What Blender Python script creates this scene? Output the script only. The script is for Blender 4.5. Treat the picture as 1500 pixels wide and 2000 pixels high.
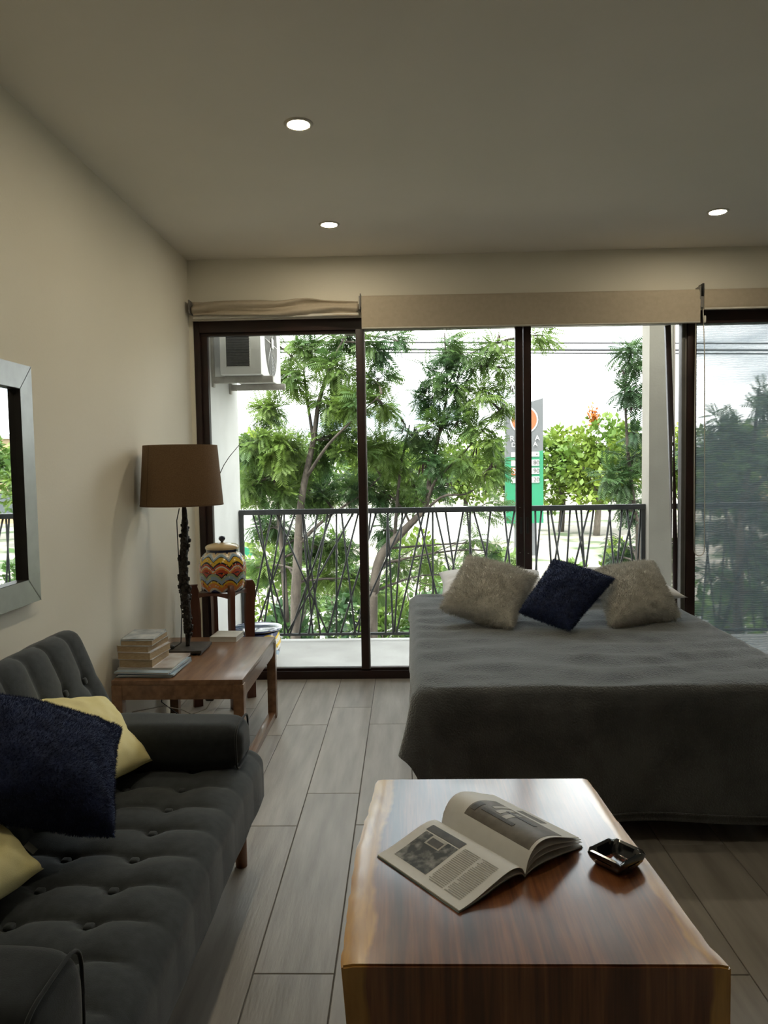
import bpy, bmesh, math, random
import numpy as np
from mathutils import Vector, Matrix, noise
random.seed(7); rng = np.random.default_rng(7)
for o in list(bpy.data.objects): bpy.data.objects.remove(o)
S = bpy.context.scene
COL = S.collection

# ------------------------------------------------------------------ camera
FPX = 1490.0
PITCH, YAW, ROLL = 0.0599, 0.0288, -0.0169
CAM = np.array([1.3101, -4.7113, 1.3288])
_f = np.array([-math.sin(YAW)*math.cos(PITCH), math.cos(YAW)*math.cos(PITCH), -math.sin(PITCH)])
_r = np.array([math.cos(YAW), math.sin(YAW), 0.0]); _u = np.cross(_r, _f)
RT = math.cos(ROLL)*_r + math.sin(ROLL)*_u
UP = -math.sin(ROLL)*_r + math.cos(ROLL)*_u
cd = bpy.data.cameras.new('camera'); cam = bpy.data.objects.new('camera', cd); COL.objects.link(cam)
cd.sensor_fit = 'VERTICAL'; cd.sensor_height = 24.0; cd.lens = FPX*24.0/2000.0
cd.clip_start = 0.05; cd.clip_end = 500
cam.matrix_world = Matrix(((RT[0], UP[0], -_f[0], CAM[0]), (RT[1], UP[1], -_f[1], CAM[1]), (RT[2], UP[2], -_f[2], CAM[2]), (0, 0, 0, 1)))
S.camera = cam
def ray(px, py): return _f + RT*(px-750)/FPX - UP*(py-1000)/FPX
def ony(px, py, Y): d = ray(px, py); return CAM + d*(Y-CAM[1])/d[1]
def onz(px, py, Z): d = ray(px, py); return CAM + d*(Z-CAM[2])/d[2]

# ------------------------------------------------------------------ world, sun, exposure
W = bpy.data.worlds.new('sky'); S.world = W; W.use_nodes = True
nt = W.node_tree; nt.nodes.clear()
wo = nt.nodes.new('ShaderNodeOutputWorld'); bg = nt.nodes.new('ShaderNodeBackground')
tc = nt.nodes.new('ShaderNodeTexCoord'); mp = nt.nodes.new('ShaderNodeMapping'); mp.inputs['Scale'].default_value = (1.6, 1.6, 6.0)
nz = nt.nodes.new('ShaderNodeTexNoise'); nz.inputs['Scale'].default_value = 1.7; nz.inputs['Detail'].default_value = 6; nz.inputs['Roughness'].default_value = .55
cr = nt.nodes.new('ShaderNodeValToRGB'); cr.color_ramp.elements[0].position = .32; cr.color_ramp.elements[0].color = (.10, .16, .21, 1)
cr.color_ramp.elements[1].position = .52; cr.color_ramp.elements[1].color = (1, 1, 1, 1)
nt.links.new(tc.outputs['Generated'], mp.inputs['Vector']); nt.links.new(mp.outputs[0], nz.inputs['Vector'])
nt.links.new(nz.outputs['Fac'], cr.inputs['Fac']); nt.links.new(cr.outputs['Color'], bg.inputs['Color']); nt.links.new(bg.outputs[0], wo.inputs['Surface'])
bg.inputs['Strength'].default_value = 3.9
sd = bpy.data.lights.new('sun', 'SUN'); sun = bpy.data.objects.new('sun', sd); COL.objects.link(sun)
sd.energy = 4.5; sd.angle = math.radians(1.5); sd.color = (1, .95, .86)
sun.rotation_euler = Vector((0.35, 0.75, -1.15)).to_track_quat('-Z', 'Y').to_euler()
S.view_settings.view_transform = 'Standard'; S.view_settings.look = 'None'
S.view_settings.exposure = 0.9; S.view_settings.gamma = 1.0; S.view_settings.use_curve_mapping = False

# ------------------------------------------------------------------ materials
MATS = {}
def mat(name, col, rough=.6, col2=None, nscale=6, stretch=(1, 1, 1), lo=.35, hi=.65, bump=0, bscale=60, bstretch=None, metal=0, sheen=0, sheencol=None, coat=0, spec=None, rand=0, emit=None, estr=0, detail=5, trans=0):
    m = bpy.data.materials.new(name); m.use_nodes = True; MATS[name] = m
    t = m.node_tree; b = t.nodes['Principled BSDF']
    b.inputs['Base Color'].default_value = (*col, 1); b.inputs['Roughness'].default_value = rough; b.inputs['Metallic'].default_value = metal
    if sheen:
        b.inputs['Sheen Weight'].default_value = sheen; b.inputs['Sheen Roughness'].default_value = .4 if sheen < .8 else .38
        if sheencol: b.inputs['Sheen Tint'].default_value = (*sheencol, 1)
    if coat: b.inputs['Coat Weight'].default_value = coat; b.inputs['Coat Roughness'].default_value = .12
    if spec is not None: b.inputs['Specular IOR Level'].default_value = spec
    if emit: b.inputs['Emission Color'].default_value = (*emit, 1); b.inputs['Emission Strength'].default_value = estr
    vec = None
    if col2 or bump:
        c = t.nodes.new('ShaderNodeTexCoord'); vec = c.outputs['Object']
        if rand:
            oi = t.nodes.new('ShaderNodeObjectInfo'); va = t.nodes.new('ShaderNodeVectorMath'); va.operation = 'MULTIPLY_ADD'
            va.inputs[1].default_value = (1, 1, 1)
            sc = t.nodes.new('ShaderNodeVectorMath'); sc.operation = 'SCALE'; sc.inputs[0].default_value = (37, 53, 11)
            t.links.new(oi.outputs['Random'], sc.inputs['Scale']); t.links.new(vec, va.inputs[0]); t.links.new(sc.outputs[0], va.inputs[2]); vec = va.outputs[0]
    if col2:
        mpn = t.nodes.new('ShaderNodeMapping'); mpn.inputs['Scale'].default_value = stretch
        n = t.nodes.new('ShaderNodeTexNoise'); n.inputs['Scale'].default_value = nscale; n.inputs['Detail'].default_value = detail
        r = t.nodes.new('ShaderNodeValToRGB'); r.color_ramp.elements[0].position = lo; r.color_ramp.elements[1].position = hi
        r.color_ramp.elements[0].color = (*col, 1); r.color_ramp.elements[1].color = (*col2, 1)
        t.links.new(vec, mpn.inputs[0]); t.links.new(mpn.outputs[0], n.inputs['Vector']); t.links.new(n.outputs['Fac'], r.inputs[0])
        out = r.outputs[0]
        if rand:
            hs = t.nodes.new('ShaderNodeHueSaturation'); mr = t.nodes.new('ShaderNodeMapRange')
            mr.inputs['To Min'].default_value = 1-rand; mr.inputs['To Max'].default_value = 1+rand
            t.links.new(oi.outputs['Random'], mr.inputs[0]); t.links.new(mr.outputs[0], hs.inputs['Value']); t.links.new(out, hs.inputs['Color']); out = hs.outputs[0]
        t.links.new(out, b.inputs['Base Color'])
    if bump:
        n2 = t.nodes.new('ShaderNodeTexNoise'); n2.inputs['Scale'].default_value = bscale; n2.inputs['Detail'].default_value = 4
        if bstretch:
            m2 = t.nodes.new('ShaderNodeMapping'); m2.inputs['Scale'].default_value = bstretch
            t.links.new(vec, m2.inputs[0]); t.links.new(m2.outputs[0], n2.inputs['Vector'])
        else: t.links.new(vec, n2.inputs['Vector'])
        bp = t.nodes.new('ShaderNodeBump'); bp.inputs['Strength'].default_value = bump; bp.inputs['Distance'].default_value = .01
        t.links.new(n2.outputs['Fac'], bp.inputs['Height']); t.links.new(bp.outputs[0], b.inputs['Normal'])
    if trans:
        tl = t.nodes.new('ShaderNodeBsdfTranslucent'); mx = t.nodes.new('ShaderNodeMixShader'); mx.inputs[0].default_value = trans
        o = t.nodes['Material Output']; t.links.new(b.outputs[0], mx.inputs[1]); t.links.new(tl.outputs[0], mx.inputs[2]); t.links.new(mx.outputs[0], o.inputs[0])
        if col2: t.links.new(out, tl.inputs[0])
        else: tl.inputs[0].default_value = (*col, 1)
    return m

mat('wall_paint', (.85, .815, .71), .85, (.87, .84, .74), 1.5, bump=.05, bscale=80)
mat('ceiling_paint', (.80, .765, .69), .9, (.83, .79, .715), 2)
mat('grout', (.13, .125, .12), .9, (.17, .16, .15), 30)
mat('tile', (.30, .275, .245), .42, (.44, .41, .375), 4.5, (5, .55, 1), .3, .72, bump=.08, bscale=22, bstretch=(6, .7, 1), rand=.10, spec=.5)
mat('concrete', (.32, .315, .30), .75, (.39, .385, .37), 3, bump=.1)
mat('white_stucco', (.50, .50, .48), .9, (.55, .55, .53), 4, bump=.1)
mat('beige_stucco', (.33, .305, .265), .9, (.37, .345, .30), 4, bump=.1)
mat('frame_metal', (.022, .013, .012), .42, (.035, .016, .014), 8, spec=.4)
mat('frame_grey', (.10, .10, .095), .5, (.13, .13, .12), 8)
mat('gasket', (.20, .19, .18), .6, (.24, .23, .22), 8)
mat('rail_metal', (.03, .033, .036), .5, (.05, .052, .055), 10)
mat('blind_fabric', (.50, .435, .335), .9, (.54, .47, .37), 40, bump=.1, bscale=300, trans=.06)
mat('plastic_white', (.62, .60, .54), .5, (.66, .64, .58), 20)
mat('black_plastic', (.012, .012, .013), .45, (.02, .02, .02), 20)
mat('sofa_fabric', (.034, .041, .047), .92, (.048, .057, .063), 45, sheen=.25, bump=.15, bscale=500)
mat('arm_fabric', (.018, .022, .025), .92, (.025, .030, .034), 45, sheen=.2, bump=.15, bscale=500)
mat('yellow_fabric', (.86, .77, .36), .85, (.90, .82, .44), 12, bump=.12, bscale=400, sheen=.15)
mat('navy_fur', (.006, .013, .050), .9, (.012, .024, .085), 30, sheen=.35, sheencol=(.3, .4, .8))
mat('grey_fur', (.50, .49, .45), .95, (.66, .64, .59), 25, sheen=.3)
mat('blanket', (.068, .073, .079), .95, (.125, .133, .142), 7, (1, 2.2, 1), .35, .65, sheen=1.0, sheencol=(.90, .96, 1.0), bump=.7, bscale=150, detail=9)
mat('white_cotton', (.80, .80, .82), .9, (.86, .86, .88), 10, bump=.1, bscale=20)
mat('mattress_ticking', (.5, .5, .5), .9, (.55, .55, .55), 20)
mat('black_base', (.008, .008, .008), .8, (.012, .012, .012), 20)
mat('walnut', (.15, .072, .036), .38, (.28, .15, .078), 5, (7, .7, 7), .3, .7, bump=.04, bscale=30, bstretch=(8, 1, 8), coat=.25)
mat('mahogany', (.085, .028, .016), .4, (.14, .048, .026), 8, (6, 6, .7), .3, .7, coat=.2)
mat('leg_wood', (.22, .09, .04), .45, (.30, .13, .06), 8, (6, 6, .7), coat=.2)
mat('iron', (.018, .015, .013), .55, (.06, .048, .036), 90, lo=.45, hi=.75, bump=.8, bscale=120, metal=.3)
mat('iron_plate', (.06, .055, .05), .5, (.10, .09, .085), 30, metal=.4)
mat('shade_linen', (.15, .088, .042), .9, (.19, .115, .058), 220, bump=.2, bscale=400, trans=.10)
mat('shade_seam', (.11, .062, .03), .9, (.13, .075, .036), 200)
mat('paper_edge', (.42, .30, .17), .9, (.55, .42, .27), 60, (1, 1, 12), bump=.3, bscale=200, bstretch=(1, 1, 30))
mat('paper_white', (.84, .84, .83), .6, (.87, .87, .86), 40)
mat('cover_white', (.66, .66, .63), .5, (.72, .72, .69), 30)
mat('cover_teal', (.06, .12, .14), .3, (.30, .40, .44), 9, coat=.3)
mat('cover_blue', (.30, .45, .60), .3, (.55, .66, .74), 9, coat=.3)
mat('cover_photo', (.42, .33, .29), .3, (.62, .62, .62), 12, coat=.4)
mat('cover_art', (.25, .30, .36), .35, (.66, .68, .68), 14, coat=.3)
mat('mirror_frame', (.34, .34, .335), .35, (.38, .38, .375), 20, metal=.85)
mat('frame_lip', (.02, .018, .016), .5, (.03, .027, .024), 20)
mat('navy_glaze', (.010, .014, .05), .15, (.016, .022, .07), 20, coat=.6)
mat('cream_glaze', (.66, .50, .28), .2, (.72, .56, .33), 10, coat=.6)
mat('ac_white', (.62, .61, .58), .5, (.68, .67, .64), 8)
mat('ac_grille', (.035, .037, .04), .6, (.06, .062, .066), 60)
mat('ac_fan', (.07, .07, .068), .6, (.10, .10, .095), 60)
mat('bracket_grey', (.30, .28, .25), .7, (.40, .38, .34), 20)
mat('bark', (.030, .024, .019), .9, (.075, .062, .05), 14, (1, 1, .3), bump=.6, bscale=40)
mat('bark_pale', (.11, .095, .075), .9, (.18, .155, .125), 10, (1, 1, .3))
mat('pod', (.028, .017, .012), .6, (.05, .03, .02), 20)
mat('leaf_feather', (.040, .095, .030), .55, (.135, .215, .038), 1.6, lo=.36, hi=.64, trans=.45, detail=2)
mat('leaf_dark', (.022, .058, .022), .55, (.065, .13, .034), 1.4, lo=.4, hi=.68, trans=.3, detail=2)
mat('leaf_lime', (.075, .145, .018), .6, (.17, .235, .03), .35, lo=.38, hi=.62, trans=.3, detail=3)
mat('leaf_mid', (.05, .11, .02), .6, (.13, .20, .03), .35, lo=.38, hi=.62, trans=.3, detail=3)
mat('blossom', (.36, .09, .01), .6, (.42, .14, .02), 3)
mat('sand', (.045, .075, .025), .95, (.25, .225, .19), .30, lo=.38, hi=.5, detail=7)
mat('asphalt', (.15, .145, .14), .95, (.19, .185, .18), 1.2)
mat('sign_grey', (.062, .066, .07), .4, (.075, .08, .084), .6)
mat('sign_green', (.0, .115, .045), .4, (.0, .14, .065), .3)
mat('sign_orange', (.22, .05, .008), .4, (.25, .065, .012), 1)
mat('sign_white', (.36, .36, .35), .4, (.40, .40, .39), 1)
mat('sign_ink', (.05, .05, .05), .5, (.06, .06, .06), 1)
mat('wire', (.03, .03, .035), .6, (.04, .04, .045), 1)
mat('house_tan', (.30, .22, .13), .9, (.34, .26, .16), .6)
mat('house_dark', (.05, .06, .07), .3, (.07, .08, .09), 1)
mat('pages_side', (.60, .59, .55), .8, (.70, .69, .66), 80, (1, 1, 30))
mat('ash_glaze', (.006, .008, .012), .12, (.02, .03, .045), 60, lo=.55, hi=.8, coat=1)
mat('ash_red', (.02, .012, .01), .15, (.34, .07, .03), 70, lo=.5, hi=.7, coat=1)
mat('lamp_disc', (1, .95, .85), .5, emit=(1, .86, .62), estr=150)
mat('lamp_trim', (.62, .58, .50), .5, (.66, .62, .54), 10)

def glass_mat():
    m = bpy.data.materials.new('pane_glass'); m.use_nodes = True; t = m.node_tree; t.nodes.clear(); MATS['pane_glass'] = m
    o = t.nodes.new('ShaderNodeOutputMaterial'); tr = t.nodes.new('ShaderNodeBsdfTransparent'); gl = t.nodes.new('ShaderNodeBsdfGlossy'); mx = t.nodes.new('ShaderNodeMixShader'); fr = t.nodes.new('ShaderNodeFresnel')
    tr.inputs[0].default_value = (.96, .98, .97, 1); gl.inputs['Roughness'].default_value = 0; fr.inputs[0].default_value = 1.35
    t.links.new(fr.outputs[0], mx.inputs[0]); t.links.new(tr.outputs[0], mx.inputs[1]); t.links.new(gl.outputs[0], mx.inputs[2]); t.links.new(mx.outputs[0], o.inputs[0])
glass_mat()
def screen_mat():   # woven sunscreen cloth: fine open weave, part open part thread
    m = bpy.data.materials.new('screen_weave'); m.use_nodes = True; t = m.node_tree; t.nodes.clear(); MATS['screen_weave'] = m
    o = t.nodes.new('ShaderNodeOutputMaterial'); tr = t.nodes.new('ShaderNodeBsdfTransparent'); df = t.nodes.new('ShaderNodeBsdfDiffuse'); tl = t.nodes.new('ShaderNodeBsdfTranslucent')
    a = t.nodes.new('ShaderNodeMixShader'); b = t.nodes.new('ShaderNodeMixShader')
    df.inputs[0].default_value = (.18, .21, .22, 1); tl.inputs[0].default_value = (.25, .31, .35, 1); a.inputs[0].default_value = .42
    c = t.nodes.new('ShaderNodeTexCoord'); w = t.nodes.new('ShaderNodeTexWave'); w.bands_direction = 'Z'; w.inputs['Scale'].default_value = 22; w.inputs['Distortion'].default_value = 5; w.inputs['Detail'].default_value = 2; w.inputs['Detail Scale'].default_value = .7
    mr = t.nodes.new('ShaderNodeMapRange'); mr.inputs['To Min'].default_value = .56; mr.inputs['To Max'].default_value = .60
    t.links.new(c.outputs['Object'], w.inputs[0]); t.links.new(w.outputs['Fac'], mr.inputs[0]); t.links.new(mr.outputs[0], b.inputs[0])
    t.links.new(df.outputs[0], a.inputs[1]); t.links.new(tl.outputs[0], a.inputs[2]); t.links.new(tr.outputs[0], b.inputs[1]); t.links.new(a.outputs[0], b.inputs[2]); t.links.new(b.outputs[0], o.inputs[0])
screen_mat()
def mirror_mat():
    m = bpy.data.materials.new('mirror_glass'); m.use_nodes = True; b = m.node_tree.nodes['Principled BSDF']; MATS['mirror_glass'] = m
    b.inputs['Base Color'].default_value = (.88, .91, .91, 1); b.inputs['Metallic'].default_value = 1; b.inputs['Roughness'].default_value = .01
mirror_mat()
def slab_mat():     # live-edge slab: 'sap' attribute blends golden sapwood into striped red-brown heartwood
    m = bpy.data.materials.new('slab_wood'); m.use_nodes = True; t = m.node_tree; b = t.nodes['Principled BSDF']; MATS['slab_wood'] = m
    c = t.nodes.new('ShaderNodeTexCoord')
    def nz(scale, st, det=6, dist=0):
        mp = t.nodes.new('ShaderNodeMapping'); mp.inputs['Scale'].default_value = st; n = t.nodes.new('ShaderNodeTexNoise')
        n.inputs['Scale'].default_value = scale; n.inputs['Detail'].default_value = det; n.inputs['Distortion'].default_value = dist
        t.links.new(c.outputs['Object'], mp.inputs[0]); t.links.new(mp.outputs[0], n.inputs['Vector']); return n.outputs['Fac']
    def ramp(f, stops):
        r = t.nodes.new('ShaderNodeValToRGB'); e = r.color_ramp.elements
        while len(e) < len(stops): e.new(.5)
        for el, (p, cc) in zip(e, stops): el.position = p; el.color = (*cc, 1)
        t.links.new(f, r.inputs[0]); return r.outputs[0]
    heart = ramp(nz(3.2, (7, .35, .35), 5, .3), [(.30, (.075, .024, .014)), (.45, (.20, .068, .030)), (.58, (.34, .125, .048)), (.72, (.12, .038, .020))])
    fine = ramp(nz(12, (14, .6, .6), 4), [(.3, (.72, .72, .72)), (.7, (1.15, 1.15, 1.15))])
    mu = t.nodes.new('ShaderNodeMix'); mu.data_type = 'RGBA'; mu.blend_type = 'MULTIPLY'; mu.inputs[0].default_value = 1
    t.links.new(heart, mu.inputs[6]); t.links.new(fine, mu.inputs[7])
    sap = ramp(nz(6, (5, .8, .8), 6, .5), [(.3, (.50, .23, .045)), (.6, (.78, .43, .10)), (.8, (.62, .31, .065))])
    at = t.nodes.new('ShaderNodeAttribute'); at.attribute_name = 'sap'
    wob = nz(5, (1, 1.2, 1), 3); ma = t.nodes.new('ShaderNodeMath'); ma.operation = 'MULTIPLY_ADD'; ma.inputs[1].default_value = .5
    t.links.new(wob, ma.inputs[0]); t.links.new(at.outputs['Fac'], ma.inputs[2])
    st = t.nodes.new('ShaderNodeMapRange'); st.inputs[1].default_value = .70; st.inputs[2].default_value = .80; t.links.new(ma.outputs[0], st.inputs[0])
    mx = t.nodes.new('ShaderNodeMix'); mx.data_type = 'RGBA'; t.links.new(st.outputs[0], mx.inputs[0]); t.links.new(mu.outputs[2], mx.inputs[6]); t.links.new(sap, mx.inputs[7])
    t.links.new(mx.outputs[2], b.inputs['Base Color']); b.inputs['Roughness'].default_value = .30; b.inputs['Coat Weight'].default_value = 1; b.inputs['Coat Roughness'].default_value = .16; b.inputs['Coat IOR'].default_value = 1.6
    rr = t.nodes.new('ShaderNodeMapRange'); rr.inputs[3].default_value = .10; rr.inputs[4].default_value = .24; t.links.new(nz(9, (1, 1, 1), 4), rr.inputs[0]); t.links.new(rr.outputs[0], b.inputs['Coat Roughness'])
slab_mat()
def talavera_mat(name, stops, n=5, amp=.05):
    m = bpy.data.materials.new(name); m.use_nodes = True; t = m.node_tree; b = t.nodes['Principled BSDF']; MATS[name] = m
    uv = t.nodes.new('ShaderNodeUVMap'); sx = t.nodes.new('ShaderNodeSeparateXYZ'); t.links.new(uv.outputs[0], sx.inputs[0])
    def M(op, a, c2=None):
        k = t.nodes.new('ShaderNodeMath'); k.operation = op
        for i, v in enumerate((a, c2)):
            if v is None: continue
            if isinstance(v, (int, float)): k.inputs[i].default_value = v
            else: t.links.new(v, k.inputs[i])
        return k.outputs[0]
    ph = M('MULTIPLY', M('GREATER_THAN', sx.outputs[1], .47), math.pi/2)
    s = M('ABSOLUTE', M('SINE', M('ADD', M('MULTIPLY', sx.outputs[0], math.pi*n), ph)))
    v = M('ADD', sx.outputs[1], M('MULTIPLY', M('SUBTRACT', .6, s), amp*2))
    r = t.nodes.new('ShaderNodeValToRGB'); r.color_ramp.interpolation = 'CONSTANT'; e = r.color_ramp.elements
    while len(e) < len(stops): e.new(.5)
    for el, (p, cc) in zip(e, stops): el.position = p; el.color = (*cc, 1)
    t.links.new(v, r.inputs[0]); vo = t.nodes.new('ShaderNodeTexVoronoi'); vo.inputs['Scale'].default_value = 1; vm = t.nodes.new('ShaderNodeMapping'); vm.inputs['Scale'].default_value = (n*7, 15, 1)
    t.links.new(uv.outputs[0], vm.inputs[0]); t.links.new(vm.outputs[0], vo.inputs['Vector'])
    dm = M('LESS_THAN', vo.outputs['Distance'], .26); sp = t.nodes.new('ShaderNodeSeparateXYZ'); t.links.new(vo.outputs['Color'], sp.inputs[0])
    r2 = t.nodes.new('ShaderNodeValToRGB'); r2.color_ramp.interpolation = 'CONSTANT'; e2 = r2.color_ramp.elements; e2.new(.4); e2.new(.6); e2.new(.8)
    for el, (p, cc) in zip(e2, ((0, Bk), (.25, Wh), (.5, Rd), (.75, Ye))): el.position = p; el.color = (*cc, 1)
    t.links.new(sp.outputs[0], r2.inputs[0]); mxx = t.nodes.new('ShaderNodeMix'); mxx.data_type = 'RGBA'; t.links.new(M('MULTIPLY', dm, M('MULTIPLY', M('GREATER_THAN', sx.outputs[1], .1), M('LESS_THAN', sx.outputs[1], .84))), mxx.inputs[0]); t.links.new(r.outputs[0], mxx.inputs[6]); t.links.new(r2.outputs[0], mxx.inputs[7])
    t.links.new(mxx.outputs[2], b.inputs['Base Color']); b.inputs['Roughness'].default_value = .18; b.inputs['Coat Weight'].default_value = .5
Wh, Bk, Nv, Ye, Or, Rd, Bl, Gn = (.72, .68, .60), (.02, .018, .03), (.02, .03, .12), (.75, .48, .04), (.70, .24, .05), (.50, .07, .03), (.30, .42, .52), (.36, .42, .24)
talavera_mat('talavera_jar', [(0, Nv), (.035, Wh), (.09, Or), (.20, Ye), (.25, Bk), (.275, Bl), (.36, Gn), (.42, Bk), (.45, Rd), (.52, Or), (.57, Wh), (.60, Rd), (.645, Bk), (.69, Ye), (.79, Bk), (.81, Bl), (.86, Wh), (.90, (.66, .50, .28)), (.97, Nv)], 9, .06)
talavera_mat('talavera_pot', [(0, Wh), (.12, Nv), (.16, Wh), (.30, Bl), (.42, Nv), (.47, Wh), (.6, Ye), (.72, Wh), (.86, Ye), (.93, Nv)], 7, .05)

# ------------------------------------------------------------------ object helpers
def tag(o, label=None, cat=None, group=None, kind=None):
    if label: o['label'] = label
    if cat: o['category'] = cat
    if group: o['group'] = group
    if kind: o['kind'] = kind
    return o
def empty(name, loc, label=None, cat=None, group=None, rz=0):
    o = bpy.data.objects.new(name, None); COL.objects.link(o); o.location = loc; o.rotation_euler = (0, 0, rz); o.empty_display_size = .05
    return tag(o, label, cat, group)
def link(name, me, m, parent=None, smooth=False):
    if m is not None and len(me.materials) == 0: me.materials.append(MATS[m] if isinstance(m, str) else m)
    o = bpy.data.objects.new(name, me); COL.objects.link(o)
    if parent is not None:
        o.parent = parent
        L = Matrix.LocRotScale(parent.location, parent.rotation_euler, parent.scale)
        if parent.parent is not None: L = Matrix.LocRotScale(parent.parent.location, parent.parent.rotation_euler, parent.parent.scale) @ parent.matrix_parent_inverse @ L
        o.matrix_parent_inverse = L.inverted()
    if smooth: me.polygons.foreach_set('use_smooth', [True]*len(me.polygons))
    return o
def npmesh(name, V, F):
    V = np.asarray(V, dtype=np.float32).reshape(-1, 3); me = bpy.data.meshes.new(name)
    if isinstance(F, np.ndarray):
        k = F.shape[1]; me.vertices.add(len(V)); me.vertices.foreach_set('co', V.ravel())
        me.loops.add(F.size); me.loops.foreach_set('vertex_index', F.ravel().astype(np.int32))
        me.polygons.add(len(F)); me.polygons.foreach_set('loop_start', np.arange(0, F.size, k, dtype=np.int32)); me.update(calc_edges=True); me.validate()
    else:
        me.from_pydata([tuple(v) for v in V], [], F); me.update()
    return me
class MB:
    def __init__(s): s.V = []; s.F = []
    def add(s, V, F):
        n = len(s.V); s.V += [tuple(map(float, v)) for v in V]; s.F += [tuple(i+n for i in f) for f in F]; return s
    def box(s, a, b):
        x0, y0, z0 = a; x1, y1, z1 = b
        return s.add([(x0, y0, z0), (x1, y0, z0), (x1, y1, z0), (x0, y1, z0), (x0, y0, z1), (x1, y0, z1), (x1, y1, z1), (x0, y1, z1)],
                     [(0, 3, 2, 1), (4, 5, 6, 7), (0, 1, 5, 4), (1, 2, 6, 5), (2, 3, 7, 6), (3, 0, 4, 7)])
    def tube(s, pts, rad, n=8, cap=True):
        pts = [Vector(p) for p in pts]
        if not hasattr(rad, '__len__'): rad = [rad]*len(pts)
        V = []; F = []; prev = None
        for i, p in enumerate(pts):
            d = (pts[min(i+1, len(pts)-1)]-pts[max(i-1, 0)]).normalized()
            if prev is None:
                prev = d.orthogonal().normalized()
            prev = (prev-d*prev.dot(d)).normalized(); q = d.cross(prev)
            for k in range(n):
                a = 2*math.pi*k/n; V.append(p+(prev*math.cos(a)+q*math.sin(a))*rad[i])
        for i in range(len(pts)-1):
            for k in range(n): F.append((i*n+k, i*n+(k+1) % n, (i+1)*n+(k+1) % n, (i+1)*n+k))
        if cap: F.append(tuple(range(n-1, -1, -1))); F.append(tuple(range((len(pts)-1)*n, len(pts)*n)))
        return s.add(V, F)
    def build(s, name, m, parent=None, smooth=False, bevel=0, seg=2):
        me = npmesh(name, s.V, s.F)
        if bevel:
            bm = bmesh.new(); bm.from_mesh(me); bmesh.ops.bevel(bm, geom=[e for e in bm.edges if len(e.link_faces) == 2 and e.calc_face_angle() > .6], offset=bevel, segments=seg, profile=.6, affect='EDGES'); bm.to_mesh(me); bm.free()
        o = link(name, me, m, parent, smooth)
        if bevel: shade_auto(me)
        return o
def shade_auto(me, ang=.7):
    me.polygons.foreach_set('use_smooth', [True]*len(me.polygons)); me.set_sharp_from_angle(angle=ang)
def box(name, a, b, m, parent=None, bevel=0): return MB().box(a, b).build(name, m, parent, bevel=bevel)
def tube(name, pts, rad, m, parent=None, n=8): return MB().tube(pts, rad, n).build(name, m, parent, smooth=True)
def lathe(name, prof, c, m, parent=None, n=40, uv=False):
    V = []; F = []; k = len(prof)
    for i in range(n+1 if uv else n):
        a = 2*math.pi*i/n
        for r, z in prof: V.append((c[0]+r*math.cos(a), c[1]+r*math.sin(a), c[2]+z))
    N = n+1 if uv else n
    for i in range(n):
        j = (i+1) % N if not uv else i+1
        for q in range(k-1): F.append((i*k+q, j*k+q, j*k+q+1, i*k+q+1))
    me = npmesh(name, V, F)
    if uv:
        L = me.uv_layers.new(name='UVMap'); z0, z1 = min(p[1] for p in prof), max(p[1] for p in prof)
        for lp in me.loops:
            vi = lp.vertex_index; L.data[lp.index].uv = (vi//k/n, (prof[vi % k][1]-z0)/(z1-z0))
    o = link(name, me, m, parent); shade_auto(me, .9); return o
def rbox_mesh(name, c, h, n, r, disp=None, rot=None):
    bm = bmesh.new(); key = {}
    def vert(p):
        k = tuple(round(x, 5) for x in p)
        if k not in key: key[k] = bm.verts.new(p)
        return key[k]
    for ax in range(3):
        a1, a2 = (ax+1) % 3, (ax+2) % 3
        for sg in (-1, 1):
            for i in range(n[a1]):
                for j in range(n[a2]):
                    q = []
                    for di, dj in ((0, 0), (1, 0), (1, 1), (0, 1)):
                        p = [0, 0, 0]; p[ax] = sg*h[ax]; p[a1] = -h[a1]+2*h[a1]*(i+di)/n[a1]; p[a2] = -h[a2]+2*h[a2]*(j+dj)/n[a2]; q.append(vert(p))
                    bm.faces.new(q if sg > 0 else q[::-1])
    for v in bm.verts:
        p = v.co; inn = Vector([max(-(h[k]-r), min(h[k]-r, p[k])) for k in range(3)]); d = p-inn
        nn = d.normalized() if d.length > 1e-6 else Vector((0, 0, 1))
        p2 = inn+nn*r if d.length > 1e-6 else p
        if disp: p2 = p2+disp(p2, nn)
        v.co = (rot @ p2 if rot else p2)+Vector(c)
    me = bpy.data.meshes.new(name); bm.to_mesh(me); bm.free(); me.polygons.foreach_set('use_smooth', [True]*len(me.polygons)); return me
def rbox(name, c, h, n, r, m, parent=None, disp=None, rot=None): return link(name, rbox_mesh(name, c, h, n, r, disp, rot), m, parent)
def struct(o): o['kind'] = 'structure'; return o

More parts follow.
